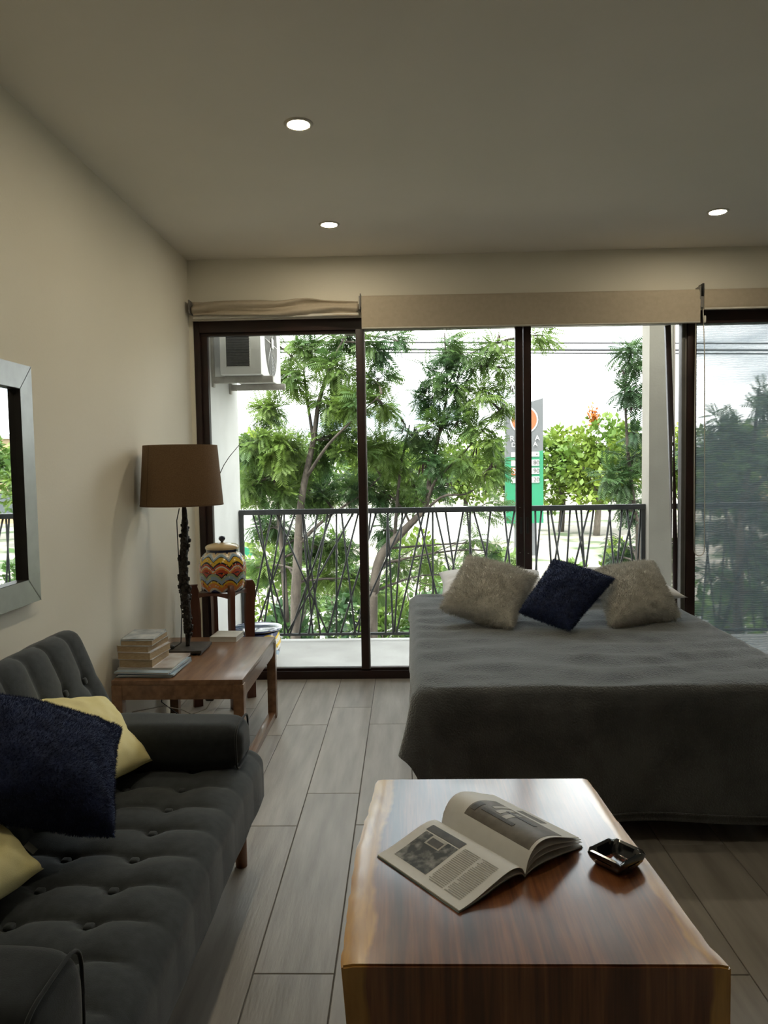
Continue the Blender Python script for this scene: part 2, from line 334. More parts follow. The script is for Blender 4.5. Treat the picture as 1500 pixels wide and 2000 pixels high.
# ------------------------------------------------------------------ room shell
RX, RY, H = 5.6, -8.4, 2.6
fl = struct(box('floor', (-.15, RY-.15, -.12), (RX+.15, .10, -.004), 'grout'))
fl['label'] = 'grey wood-look plank tile floor of the room'
TW, TL = .2155, 1.109
tm = {}
def tile(x0, x1, y0, y1):
    k = (round(x1-x0, 3), round(y1-y0, 3)); g = .0016
    if k not in tm:
        w, l = (x1-x0)/2-g, (y1-y0)/2-g; e = .0012
        V = [(-w, -l, -.006), (w, -l, -.006), (w, l, -.006), (-w, l, -.006), (-w, -l, -e), (w, -l, -e), (w, l, -e), (-w, l, -e), (-w+e, -l+e, 0), (w-e, -l+e, 0), (w-e, l-e, 0), (-w+e, l-e, 0)]
        F = [(0, 3, 2, 1), (0, 1, 5, 4), (1, 2, 6, 5), (2, 3, 7, 6), (3, 0, 4, 7), (4, 5, 9, 8), (5, 6, 10, 9), (6, 7, 11, 10), (7, 4, 8, 11), (8, 9, 10, 11)]
        tm[k] = npmesh('floor_tile', V, F); tm[k].materials.append(MATS['tile'])
    o = link('floor_tile', tm[k], None, fl); o.matrix_parent_inverse = Matrix(); o.location = ((x0+x1)/2, (y0+y1)/2, 0)
for ci in range(-4, 24):
    x0 = .6735+TW*ci; x1 = x0+TW
    x0 = max(x0, 0); x1 = min(x1, RX)
    if x1-x0 < .01: continue
    off = {0: -.852, 1: -.570, 2: -.845}.get(ci, [-.29, -.852, -.57, -1.0][ci % 4])
    ys = [-.001]+[off-TL*k for k in range(0, 9) if off-TL*k > RY]+[RY]
    for b_, a_ in zip(ys, ys[1:]):
        if b_-a_ > .02: tile(x0, x1, a_, b_)
struct(box('ceiling', (-.15, RY-.15, H), (RX+.15, .22, H+.22), 'ceiling_paint'))
struct(box('sun_block_facade', (-.25, -1.0, H+.22), (RX+1.5, .22, 4.6), 'white_stucco'))  # unseen upper storey, added to keep direct sun off the balcony and column
struct(box('wall_left', (-.15, RY-.15, -.12), (0, .10, H), 'wall_paint'))
struct(box('wall_right', (RX, RY-.15, -.12), (RX+.15, .10, H), 'wall_paint'))
struct(box('wall_rear', (0, RY-.15, -.12), (RX, RY, H), 'wall_paint'))
struct(box('wall_window', (0, -.02, 2.235), (RX, .10, H), 'wall_paint'))
struct(box('trim_1', (0, -.015, -.004), (.022, .10, 2.235), 'wall_paint'))

# ------------------------------------------------------------------ sliding door (left) and screened window (right)
d1 = struct(empty('door_1', (1.55, .04, 0))); d1['label'] = 'dark brown aluminium sliding glass door to the balcony'
def bar(name, x0, x1, z0, z1, y0, y1, m, par): return box(name, (x0, y0, z0), (x1, y1, z1), m, par, bevel=.003)
bar('jamb', .022, .058, 0, 2.235, .0, .10, 'frame_metal', d1)
bar('jamb_channel', .058, .098, .06, 2.16, .025, .075, 'frame_metal', d1)
bar('top_rail', .058, 3.08, 2.165, 2.235, .0, .09, 'frame_metal', d1)
bar('top_track', .058, 1.04, 2.147, 2.166, .02, .06, 'frame_metal', d1)
bar('bottom_track', .058, 3.08, -.002, .05, .0, .09, 'frame_metal', d1)
bar('bottom_rail', .098, 2.98, .05, .066, .02, .06, 'frame_metal', d1)
bar('stile', 1.018, 1.066, .06, 2.17, .0, .045, 'frame_metal', d1)
bar('gasket', 1.066, 1.074, .06, 2.16, .012, .045, 'gasket', d1)
bar('stile', 1.990, 2.036, .06, 2.17, .0, .04, 'frame_metal', d1)
bar('stile', 2.040, 2.086, .06, 2.17, .0, .04, 'frame_metal', d1)
for xx in (2.018, 2.058):   # pull recesses of the two meeting stiles
    MB().box((xx-.007, -.004, .90), (xx+.007, .002, 1.0)).build('pull_handle', 'black_plastic', d1, bevel=.002)
for xx, zz in ((2.012, 1.06), (2.012, .78), (2.062, .775)):
    lathe('screw', [(0, .004), (.004, .003), (.005, 0)], (xx, 0, zz), 'gasket', d1, 8).matrix_parent_inverse = Matrix.Translation((-1.55, -.04, 0))
tube('leaning_stile', [(2.9300, .075, 2.16), (2.985, .075, .66), (3.005, .075, .07)], .022, 'frame_metal', d1, 4)
bar('stile', 2.993, 3.013, .0, 2.17, .0, .06, 'frame_grey', d1)
bar('gasket', 3.013, 3.024, .0, 2.17, .006, .05, 'gasket', d1)
bar('post', 3.024, 3.078, -.002, 2.235, -.01, .09, 'frame_metal', d1)
for xa, xb, yy in ((.096, 1.02, .045), (1.07, 1.992, .022), (2.084, 2.95, .022)):
    box('pane', (xa, yy, .06), (xb, yy+.005, 2.16), 'pane_glass', d1)
w1 = struct(empty('window_1', (3.7, .04, 0))); w1['label'] = 'glazed opening beside the bed covered by a fine grey sunscreen mesh'
bar('top_rail', 3.078, RX, 2.157, 2.235, .0, .09, 'frame_metal', w1)
bar('bottom_rail', 3.078, RX, -.002, .06, .0, .09, 'frame_metal', w1)
bar('jamb', RX-.06, RX, .06, 2.157, .0, .09, 'frame_metal', w1)
box('pane', (3.078, .05, .06), (RX-.06, .055, 2.157), 'pane_glass', w1)
box('sunscreen_mesh', (3.075, .012, .06), (RX-.06, .0128, 2.157), 'screen_weave', w1)

# ------------------------------------------------------------------ roller blinds
def blind_root(x, label): return empty('roller_blind', (x, -.05, 2.3), label, 'blind', 'roller blinds over the glass doors')
b1 = blind_root(.53, 'cream roller blind rolled up with crumpled fabric above the left door panel')
tube('roller_tube', [(.03, -.055, 2.292), (1.045, -.055, 2.285)], .022, 'blind_fabric', b1, 14)
V = []; F = []; nx, nzv = 90, 14
for j in range(nzv+1):
    for i in range(nx+1):
        u = i/nx; v = j/nzv; x = .04+u*1.0
        sag = .012*math.sin(3*u+1)+.016*noise.noise(Vector((u*5, v*1.3, 2)))
        y = -.082+.016*math.sin(v*9+u*7+2.2*noise.noise(Vector((u*3, v, 0))))-.008*noise.noise(Vector((u*9, v*4, 7)))
        V.append((x, y, 2.332-.10*v*(.75+.25*u)+sag*(1-v)*(.4+u)))
for j in range(nzv):
    for i in range(nx): a = j*(nx+1)+i; F.append((a, a+1, a+nx+2, a+nx+1))
crumple = link('crumpled_fabric', npmesh('crumpled_fabric', V, F), 'blind_fabric', b1, True); sm = crumple.modifiers.new('thickness', 'SOLIDIFY'); sm.thickness = .002
box('bottom_bar', (.04, -.075, 2.236), (1.045, -.06, 2.252), 'plastic_white', b1, .003)
for x in (.022, 1.048): box('bracket', (x, -.105, 2.265), (x+.008, -.02, 2.345), 'gasket', b1, .002)
b2 = blind_root(2.06, 'wide cream roller blind hanging a little way down over the middle panels')
V = []; F = []; pr = [(-.062, 2.349), (-.085, 2.343), (-.095, 2.325), (-.096, 2.29), (-.094, 2.22), (-.093, 2.165), (-.093, 2.148), (-.089, 2.146), (-.088, 2.16), (-.088, 2.28), (-.07, 2.30)]
for i in range(41):
    x = 1.062+(3.066-1.062)*i/40; dz = -.004*(x-2)
    for (y, z) in pr: V.append((x, y+.0015*noise.noise(Vector((x*3, z*4, 0))), z+dz))
for i in range(40):
    for q in range(len(pr)-1): F.append((i*len(pr)+q, (i+1)*len(pr)+q, (i+1)*len(pr)+q+1, i*len(pr)+q+1))
link('fabric', npmesh('fabric', V, F), 'blind_fabric', b2, True)
tube('roller_tube', [(1.066, -.06, 2.318), (3.06, -.06, 2.310)], .024, 'blind_fabric', b2, 14)
tube('hem_bar', [(1.064, -.091, 2.156), (3.064, -.091, 2.148)], .005, 'plastic_white', b2, 8)
for x in (1.054, 3.062): box('bracket', (x, -.10, 2.28), (x+.006, -.02, 2.36), 'gasket', b2, .002)
b3 = blind_root(3.75, 'cream roller blind with pull chain above the mesh window')
V = []; F = []; pr3 = [(-.05, 2.345), (-.075, 2.342), (-.085, 2.32), (-.084, 2.25), (-.083, 2.222), (-.075, 2.222), (-.07, 2.3)]
for i in range(21):
    for (y, z) in pr3: V.append((3.092+(RX-.02-3.092)*i/20, y, z))
for i in range(20):
    for q in range(len(pr3)-1): F.append((i*7+q, (i+1)*7+q, (i+1)*7+q+1, i*7+q+1))
link('fabric', npmesh('fabric', V, F), 'blind_fabric', b3, True)
tube('hem_bar', [(3.094, -.081, 2.228), (RX-.02, -.081, 2.228)], .006, 'plastic_white', b3, 8)
box('bracket', (3.080, -.09, 2.30), (3.090, -.02, 2.375), 'black_plastic', b3, .002)
box('clutch', (3.070, -.088, 2.235), (3.090, -.04, 2.30), 'gasket', b3, .004)
lp = [(3.082, -.07, 2.24)]+[(3.0475-.004*math.sin(t*3), -.075, 2.2-t*1.40) for t in np.linspace(0.02, 1, 12)]
a0 = [(3.078+.031*math.cos(a), -.072, .80+.045*math.sin(a)) for a in np.linspace(math.pi, 2*math.pi, 9)]
tube('pull_chain', lp+a0+[(3.108, -.07, 1.2), (3.100, -.07, 2.0), (3.090, -.07, 2.24)], .0028, 'plastic_white', b3, 6)
rbox('chain_cap', (3.094, -.09, 2.165), (.007, .007, .022), (3, 3, 5), .007, 'plastic_white', b3)

# ------------------------------------------------------------------ downlights
LP = [(.934, -1.814, 'ceiling downlight nearest the camera, set above the floor between sofa and bed'), (.931, -.638, 'ceiling downlight near the window on the left, above the side table end'), (2.927, -.680, 'ceiling downlight near the window on the right, above the bed'),
      (.93, -3.0, 'added fill downlight out of view over the sofa front, brightening the foreground')]  # last entry: unseen extra downlight, added to brighten sofa and foreground
for x, y, lab in LP:
    t = empty('downlight', (x, y, H), lab, 'ceiling light', 'recessed ceiling downlights')
    lathe('trim_ring', [(.0405, -.004), (.044, -.006), (.053, -.004), (.055, 0), (.0405, 0), (.0405, -.004)], (x, y, H), 'lamp_trim', t, 32)
    lathe('diffuser', [(0, -.0045), (.040, -.0045), (.040, -.001), (0, -.001)], (x, y, H), 'lamp_disc', t, 32)

# ------------------------------------------------------------------ sofa
sf = empty('sofa', (.45, -2.95, 0), 'charcoal button-tufted sofa bed with wooden legs against the left wall', 'sofa')
Y0, PY, X0, PX = -2.70, .131, .65, .165
def puff(a, b, pa, pb): return (abs(math.sin(math.pi*a/pa))**.55)*(.60+.40*abs(math.sin(math.pi*b/pb))**.6)
SC = Vector((.558, -2.985, .306))
def seat_disp(p, n):
    w = p+SC; ysh = .020*abs(math.sin(math.pi*(w.x-X0)/PX))**.8; top = max(0, n.z); fr = max(0, n.x) if n.z < .9 else 0
    d = Vector((0, 0, 0)); g = puff(w.y-Y0-ysh, w.x-X0, PY, PX)
    if n.z > .05: d += Vector((0, 0, 1))*(.017*g*(1 if w.x < .72 else max(.25, 1-(w.x-.72)/.12))-.012)*top
    br = min(math.hypot(w.y-(Y0+PY*k), w.x-(X0+PX*j)) for k in range(-8, 5) for j in (-1, 0))
    if n.z > .5: d -= Vector((0, 0, 1))*.016*math.exp(-(br/.018)**2)
    if n.x > .2: d += Vector((1, 0, 0))*(.0018*(abs(math.sin(math.pi*(w.y-Y0)/PY))**.6)-.001)*n.x*max(0, min(1, (w.z-.15)/.2))
    d += n*.004*noise.noise(w*7)
    if w.z < .26 and n.x > .3: d += Vector((-.04, 0, 0))*((.26-w.z)/.06)**2*.6
    return d
rbox('seat', SC, (.272, .760, .105), (40, 200, 12), .055, 'sofa_fabric', sf, seat_disp)
RB = Matrix.Rotation(-math.radians(23), 3, 'Y'); BC = Vector((.215, -2.965, .562))
def back_disp(p, n):
    w = p+BC; d = Vector((0, 0, 0))
    if n.x > .5:
        zz = p.z-.06; d += Vector((1, 0, 0))*(.018*puff(w.y+2.27, zz, .14, .19)-.013)
        br = min(math.hypot(w.y-(-2.27-.14*k), p.z-(.06-.19*j)) for k in range(0, 11) for j in (0, 1))
        d -= Vector((1, 0, 0))*.014*math.exp(-(br/.02)**2)
    if n.z > .3: d += Vector((0, 0, 1))*.006*(abs(math.sin(math.pi*(w.y+2.27)/.14))**.6)
    return d+n*.003*noise.noise(w*7)
rbox('backrest', BC, (.070, .805, .235), (8, 180, 34), .05, 'sofa_fabric', sf, back_disp, RB)
def button(p, rot=None):
    me = button.me; o = link('button', me, None, sf); o.matrix_parent_inverse = Matrix.Translation(-Vector(sf.location)); o.location = p
    if rot: o.rotation_euler = rot
button.me = rbox_mesh('button', (0, 0, 0), (.011, .011, .006), (5, 5, 3), .006); button.me.materials.append(MATS['sofa_fabric'])
for k in range(-3, 5):
    for j in (-1, 0):
        button((X0+PX*j, Y0-PY*k+.0, .399))
nrm = RB @ Vector((1, 0, 0))
for k in range(0, 6):
    p = BC+RB @ Vector((.060, 0, .06)); button((p.x, -2.27-.14*k, p.z), (0, math.radians(67), 0))
def bolster(name, y0, y1, zt):
    c = ((.30+.80)/2, (y0+y1)/2, (.405+zt)/2)
    def dd(p, n):
        sq = 1-.12*(abs(p.x)/.25)**4
        return Vector((0, p.y*(sq-1), p.z*(sq-1)))+n*.008*noise.noise((p+Vector(c))*5)
    o = rbox(name, c, (.25, (y1-y0)/2, (zt-.405)/2), (30, 14, 12), .05, 'arm_fabric', sf, dd)
    hy, hz = (y1-y0)/2*.93, (zt-.405)/2*.93; pts = []
    for i in range(33):
        a = 2*math.pi*i/32; e = .45
        pts.append((c[0]+.236, c[1]+hy*math.copysign(abs(math.cos(a))**e, math.cos(a)), c[2]+hz*math.copysign(abs(math.sin(a))**e, math.sin(a))))
    pp = tube('piping', pts, .0035, 'arm_fabric', o, 6)
bolster('arm_bolster', -2.475, -2.285, .550)
bolster('arm_bolster', -3.76, -3.555, .60)
for lx, ly in ((.742, -2.245), (.742, -3.70), (.33, -2.28), (.33, -3.70)):
    MB().tube([(lx-.01, ly, .24), (lx, ly, 0)], [.028, .019], 14).build('leg', 'leg_wood', sf, True)

# ------------------------------------------------------------------ cushions
def fur(name, me, n, length, wid, m, parent, droop=.3):
    me.calc_loop_triangles(); V = np.array([v.co for v in me.vertices]); T = np.array([t.vertices[:] for t in me.loop_triangles])
    a, b, c = V[T[:, 0]], V[T[:, 1]], V[T[:, 2]]; cr_ = np.cross(b-a, c-a); ar = np.linalg.norm(cr_, axis=1); nn = cr_/np.maximum(ar, 1e-12)[:, None]
    idx = rng.choice(len(T), n, p=ar/ar.sum()); r1 = np.sqrt(rng.random(n)); r2 = rng.random(n)
    P = a[idx]*(1-r1)[:, None]+b[idx]*(r1*(1-r2))[:, None]+c[idx]*(r1*r2)[:, None]
    N = nn[idx]; d = N+rng.normal(0, .45, (n, 3))+np.array([0, 0, -droop]); d /= np.linalg.norm(d, axis=1)[:, None]
    s = np.cross(d, rng.normal(0, 1, (n, 3))); s /= np.maximum(np.linalg.norm(s, axis=1), 1e-9)[:, None]
    L = length*(.6+.6*rng.random(n))[:, None]
    VV = np.stack([P-s*wid-N*.001, P+s*wid-N*.001, P+d*L+N*.0], 1).reshape(-1, 3); FF = np.arange(3*n).reshape(-1, 3)
    o = link(name, npmesh(name, VV, FF), m, parent); o['kind'] = 'stuff'; return o
def pillow(name, TLc, TRc, BRc, BLc, th, m, label, cat='cushion', group=None, furlen=0, nfur=0, pinch=.10, seed=0, piping=False, n=36, wr=.010, fw=.0010):
    TLc, TRc, BRc, BLc = [Vector(tuple(map(float, q))) for q in (TLc, TRc, BRc, BLc)]
    nv = ((TRc-TLc).cross(TLc-BLc)+(BRc-BLc).cross(TRc-BRc)).normalized(); V = []; F = []; ctr = (TLc+TRc+BRc+BLc)/4
    for sd_ in (1, -1):
        for j in range(n+1):
            for i in range(n+1):
                u, v = -1+2*i/n, -1+2*j/n
                uu, vv = u*(1-pinch*(1-v*v)*abs(u)), v*(1-pinch*(1-u*u)*abs(v)); s_, t_ = (uu+1)/2, (vv+1)/2
                p = (BLc*(1-s_)+BRc*s_)*(1-t_)+(TLc*(1-s_)+TRc*s_)*t_
                hgt = th*(max(0, (1-u*u)*(1-v*v))**.42)
                edge = max(0, (1-u*u)*(1-v*v))**.2
                w_ = wr*edge*noise.noise(Vector((u*2.3+seed, v*2.3, sd_*3)))+wr*.6*edge*noise.noise(Vector((u*5+seed, v*5, sd_*3)))
                V.append(p+nv*(sd_*hgt+w_))
    m1 = (n+1)**2
    for sd_ in (0, 1):
        for j in range(n):
            for i in range(n):
                a = sd_*m1+j*(n+1)+i; q = (a, a+1, a+n+2, a+n+1); F.append(q if sd_ == 0 else q[::-1])
    me = npmesh(name, V, F)
    bm = bmesh.new(); bm.from_mesh(me); bmesh.ops.remove_doubles(bm, verts=bm.verts, dist=.0008); bmesh.ops.recalc_face_normals(bm, faces=bm.faces); bm.to_mesh(me); bm.free()
    o = link(name, me, m, None, True); tag(o, label, cat, group)
    if nfur: fur('fur', me, nfur, furlen, fw, m, o)
    return o
pillow('plush_cushion', (.22, -2.90, .80), (.50, -2.62, .60), (.605, -2.96, .455), (.33, -3.24, .66), .100, 'navy_fur', 'large navy blue plush cushion leaning on the sofa back', group='plush cushions', furlen=.0075, nfur=60000, seed=3, fw=.0006, pinch=.13)
pillow('yellow_cushion', (.16, -2.60, .68), (.33, -2.31, .60), (.535, -2.48, .455), (.44, -2.86, .46), .06, 'yellow_fabric', 'pale yellow cushion tucked between the navy cushion and the sofa arm', group='yellow cushions', seed=9)
yc = pillow('yellow_cushion', (.20, -3.36, .62), (.30, -2.99, .55), (.50, -3.10, .455), (.44, -3.44, .455), .065, 'yellow_fabric', 'pale yellow cushion at the left picture edge, in front of the navy cushion', group='yellow cushions', seed=14)
MB().add([(.40, -2.97, .452), (.43, -2.985, .44), (.425, -3.0, .435), (.395, -2.985, .447)], [(0, 1, 2, 3)]).build('care_tag', 'cover_white', bpy.data.objects['plush_cushion'])

# ------------------------------------------------------------------ bed, blanket, bed pillows
bd = empty('bed', (2.06, -1.08, 0), 'double bed with black base under the grey blanket, head at the window', 'bed')
box('bed_base', (1.42, -2.03, .04), (2.70, -.12, .28), 'black_base', bd, .01)
for x in (1.5, 2.62):
    for y in (-1.95, -.2): box('leg', (x-.03, y-.03, 0), (x+.03, y+.03, .045), 'black_base', bd)
rbox('mattress', (2.06, -1.07, .392), (.675, .96, .11), (16, 20, 6), .05, 'mattress_ticking', bd)
bx0, bx1, by0, by1 = 1.338, 2.775, -2.085, -.08; R_ = .07; ZB = .548
per = []
def arc(cx, cy, a0, a1, k): return [(cx+R_*math.cos(a), cy+R_*math.sin(a)) for a in np.linspace(a0, a1, k)]
def seg(p, q, k): return [(p[0]+(q[0]-p[0])*i/k, p[1]+(q[1]-p[1])*i/k) for i in range(1, k)]
c1 = arc(bx0+R_, by1-R_, math.pi/2, math.pi, 8); c2 = arc(bx0+R_, by0+R_, math.pi, 1.5*math.pi, 14); c3 = arc(bx1-R_, by0+R_, 1.5*math.pi, 2*math.pi, 10); c4 = arc(bx1-R_, by1-R_, 0, math.pi/2, 8)
per = c1+seg(c1[-1], c2[0], 90)+c2+seg(c2[-1], c3[0], 80)+c3+seg(c3[-1], c4[0], 60)+c4+seg(c4[-1], c1[0], 30)
NPt = len(per); iF = len(c1)+89+len(c2)//2; iR = len(c1)+89+len(c2)+79+len(c3)//2
rings = 46; V = []; F = []; cxy = Vector((2.06, -1.08))
def topz(x, y, e):
    fold = .009*math.sin((y+.18*noise.noise(Vector((x*1.6, y*1.2, 4))))*30+2.5*noise.noise(Vector((x*2, y*2, 1))))*(.5+.5*noise.noise(Vector((x*1.3, y*2, 9))))
    return ZB+(fold+.010*noise.noise(Vector((x*3, y*7, 0)))+.005*noise.noise(Vector((x*9, y*16, 3))))*min(1, e/.05)
for k in range(rings):
    r = 1-(k/rings)**1.0*1.0
    for (x, y) in per:
        p = cxy+(Vector((x, y))-cxy)*r; e = (1-r)*.7
        rd = .018*max(0, 1-e/.02)**2
        V.append((p.x, p.y, topz(p.x, p.y, e)-rd))
V.append((cxy.x, cxy.y, topz(cxy.x, cxy.y, 1))); ce = len(V)-1
for k in range(rings-1):
    for i in range(NPt): j = (i+1) % NPt; F.append((k*NPt+i, k*NPt+j, (k+1)*NPt+j, (k+1)*NPt+i))
for i in range(NPt): F.append(((rings-1)*NPt+i, (rings-1)*NPt+(i+1) % NPt, ce))
base = len(V); DR = 26
for k in range(1, DR+1):
    v = k/DR
    for i, (x, y) in enumerate(per):
        dl = i-iF                              # steps from the front left corner (negative: along the left side)
        if i <= iF+3: hem = .30+(.10 if i < 20 else 0)-(.22/(1+math.exp(-(dl-1)*.9))) if i > 10 else .40
        elif i <= iR: hem = .078+.006*math.sin(i*.13)
        elif i < len(per)-40: hem = .16
        else: hem = .42
        px_, py_ = per[(i-1) % NPt], per[(i+1) % NPt]; tx, ty = py_[0]-px_[0], py_[1]-px_[1]; L = math.hypot(tx, ty); nx_, ny_ = -ty/L, tx/L
        if (x-cxy.x)*nx_+(y-cxy.y)*ny_ < 0: nx_, ny_ = -nx_, -ny_
        out = .016*math.sin(min(1, v*6)*math.pi/2)
        out += .055*v*math.exp(-((dl+5)/5.0)**2)+.030*v*math.exp(-((dl-9)/4.0)**2)-.012*v*math.exp(-((dl-2)/2.2)**2)
        out += (.010*v*math.sin(i*.19+2*noise.noise(Vector((i*.05, 0, 0))))+.012*v*noise.noise(Vector((i*.09, v*1.2, 5))))
        if i > iF+10 and i < iR: out += .012*v
        V.append((x+nx_*out, y+ny_*out, (ZB-.018)*(1-v)+hem*v))
for i in range(NPt):
    j = (i+1) % NPt; F.append((i, base+i, base+j, j))
    for k in range(DR-1): a = base+k*NPt; F.append((a+i, a+NPt+i, a+NPt+j, a+j))
bl = link('blanket', npmesh('blanket', V, F), 'blanket', None, True)
bm = bmesh.new(); bm.from_mesh(bl.data); bmesh.ops.recalc_face_normals(bm, faces=bm.faces); bm.to_mesh(bl.data); bm.free()
tag(bl, 'grey plush blanket spread over the bed and hanging to the floor', 'blanket')
o_ = tube('hem_seam', [Vector(V[base+(DR-2)*NPt+i])+Vector((0, -.004, .012)) for i in range(iF+8, iR-4, 2)], .003, 'blanket', bl, 6)
pillow('bed_pillow', (1.50, -.14, .685), (2.10, -.14, .685), (2.10, -.52, .607), (1.50, -.52, .607), .060, 'white_cotton', 'white bed pillow behind the left grey plush cushion', 'pillow', 'white bed pillows', pinch=.05, seed=4)
pillow('bed_pillow', (2.14, -.14, .685), (2.70, -.12, .685), (2.85, -.52, .582), (2.14, -.52, .607), .060, 'white_cotton', 'white bed pillow behind the right grey plush cushion', 'pillow', 'white bed pillows', pinch=.05, seed=6)
def Q(px, py, Y): return ony(px, py, Y)
pillow('plush_cushion', Q(912, 1086, -.66), Q(1050, 1126, -.72), Q(1000, 1226, -1.16), Q(858, 1188, -.95), .088, 'grey_fur', 'shaggy grey-beige cushion on the bed, left of the navy one', group='plush cushions', furlen=.022, nfur=26000, seed=21, pinch=.08)
pillow('plush_cushion', Q(1158, 1116, -.64), Q(1276, 1098, -.62), Q(1330, 1206, -1.0), Q(1192, 1224, -1.15), .088, 'grey_fur', 'shaggy grey-beige cushion on the bed, right of the navy one', group='plush cushions', furlen=.022, nfur=26000, seed=25, pinch=.08)
pillow('plush_cushion', Q(1080, 1092, -.80), Q(1202, 1130, -.92), Q(1112, 1232, -1.26), Q(1012, 1196, -1.08), .075, 'navy_fur', 'navy blue plush cushion in the middle of the bed pillows', group='plush cushions', furlen=.012, nfur=20000, seed=31, pinch=.08)

# ------------------------------------------------------------------ coffee table
ct = empty('coffee_table', (1.53, -2.96, 0), 'glossy live-edge wooden slab coffee table in front of the bed', 'coffee table')
ZT, TH = .42, .17
Le = [(1.2119, -2.5400), (1.2060, -2.62), (1.2002, -2.705), (1.1911, -2.795), (1.1797, -2.928), (1.1775, -3.022), (1.1766, -3.166), (1.1764, -3.32), (1.1782, -3.374)]
Re = [(1.8251, -2.5430), (1.8300, -2.63), (1.8376, -2.771), (1.8507, -2.944), (1.8603, -3.093), (1.8660, -3.221), (1.8727, -3.311), (1.8850, -3.364)]
def ex(E, y): ys = [-p[1] for p in E]; xs = [p[0] for p in E]; return float(np.interp(-y, ys, xs))
def slab(name, rows, par):
    # rows: list of (y, z_top, z_bot or thickness dir): builds a slab cross-section per row: 26 points across on top + bottom
    bm = bmesh.new(); sap = bm.verts.layers.float.new('sap'); K = 34; grid = []
    for (pt, pb, lx, rx, jag) in rows:
        top = []; bot = []
        for i in range(K+1):
            u = i/K; x = lx+(rx-lx)*u
            s_ = max(0, 1-(x-lx)/.105) if u < .5 else max(0, 1-(rx-x)/.075)
            ed = .004 if i in (0, K) else 0
            for (lst, (yy, zz)) in ((top, pt), (bot, pb)):
                xx = x+(jag if i == 0 else 0)*(1 if lst is bot else 0)
                v = bm.verts.new((xx, yy, zz-(ed if lst is top and name == 'slab_top' else 0))); v[sap] = s_; lst.append(v)
        grid.append((top, bot))
    for (a, b), (c, d) in zip(grid, grid[1:]):
        for i in range(K): bm.faces.new((a[i], c[i], c[i+1], a[i+1])); bm.faces.new((b[i], b[i+1], d[i+1], d[i]))
        bm.faces.new((a[0], b[0], d[0], c[0])); bm.faces.new((a[K], c[K], d[K], b[K]))
    for (a, b), fl_ in ((grid[0], 0), (grid[-1], 1)):
        for i in range(K):
            q = (a[i], a[i+1], b[i+1], b[i]); bm.faces.new(q if not fl_ else q[::-1])
    bmesh.ops.recalc_face_normals(bm, faces=bm.faces)
    bmesh.ops.bevel(bm, geom=[e for e in bm.edges if e.calc_face_angle(0) > .9], offset=.004, segments=2, affect='EDGES')
    me = bpy.data.meshes.new(name); bm.to_mesh(me); bm.free(); shade_auto(me, .5); return link(name, me, 'slab_wood', par)
rows = []
for k in range(41):
    y = -2.542+(-3.372+2.542)*k/40
    jl = .004*noise.noise(Vector((y*22, 0, 0)))+.003*noise.noise(Vector((y*60, 3, 0)))
    rows.append(((y, ZT), (y, ZT-TH), ex(Le, y)+jl, ex(Re, y)+.003*noise.noise(Vector((y*25, 7, 0))), .012+jl))
slab('slab_top', rows, ct)
for yy, s_ in ((-3.368, 1), (-2.546, -1)):
    rows = []
    for k in range(17):
        z = (ZT-TH+.002)*(1-k/16); w = .010*math.sin(k*.35)+.006*noise.noise(Vector((k*.3, 1, s_)))
        rows.append(((yy, z), (yy+s_*.075, z), ex(Le, yy)+.003+w, ex(Re, yy)-.004-w, 0))
    slab('waterfall_leg', rows, ct)

# ------------------------------------------------------------------ open magazine
mg = empty('open_magazine', (1.55, -3.05, ZT), 'open magazine with grey printed pages lying on the wooden coffee table', 'magazine')
Sp = np.array([1.560, -3.078]); e1 = np.array([-.612, .791]); e2 = np.array([.760, .650]); PLn, PWd = .285, .205
def prof(kind, s):      # s in 0..1 from spine to outer edge -> (distance, height)
    if kind == 'L': return s*PWd*.985, .004+.030*math.sin(math.pi*min(1, s*1.02)**.55)*(1-s)**.55+.004*(1-s)
    if kind == 'R': return s*PWd*.93, .006+.058*math.sin(math.pi*min(1, s)**.62)*(1-.35*s)+.022*s
    if kind == 'R2': return s*PWd*.97, .005+.040*math.sin(math.pi*s**.62)*(1-.35*s)+.016*s
    if kind == 'R3': return s*PWd*.99, .004+.028*math.sin(math.pi*s**.62)*(1-.35*s)+.009*s
    if kind == 'R4': return s*PWd*1.0, .003+.014*math.sin(math.pi*s**.7)*(1-.4*s)
    if kind == 'L2': return s*PWd*.99, .003+.020*math.sin(math.pi*s**.55)*(1-s)**.6
def page_pt(kind, s, t, lift=0):
    d, h = prof(kind, min(s, 1.0)); d *= max(1, s); sg = -1 if kind[0] == 'L' else 1
    if kind == 'R': h *= (1+.16*t); 
    q = Sp+e1*(t*PLn)+e2*sg*d; return (q[0], q[1], ZT+.0015+h+lift)
def sheet(name, kind, s0, s1, t0, t1, m, par, lift=0, ns=22, n2=8, th=.0012):
    V = []; F = []
    for lay in (0, 1):
        for i in range(ns+1):
            for j in range(n2+1): V.append(page_pt(kind, s0+(s1-s0)*i/ns, t0+(t1-t0)*j/n2, lift-lay*th))
    m1 = (ns+1)*(n2+1)
    for i in range(ns):
        for j in range(n2):
            a = i*(n2+1)+j; q = (a, a+1, a+n2+2, a+n2+1); F.append(q); F.append(tuple(x+m1 for x in q[::-1]))
    ring = [i*(n2+1) for i in range(ns+1)]+[ns*(n2+1)+j for j in range(1, n2+1)]+[i*(n2+1)+n2 for i in range(ns-1, -1, -1)]+[j for j in range(n2-1, 0, -1)]
    for a, b in zip(ring, ring[1:]+ring[:1]): F.append((a, b, b+m1, a+m1))
    o = link(name, npmesh(name, V, F), m, par, False); shade_auto(o.data, .6); return o
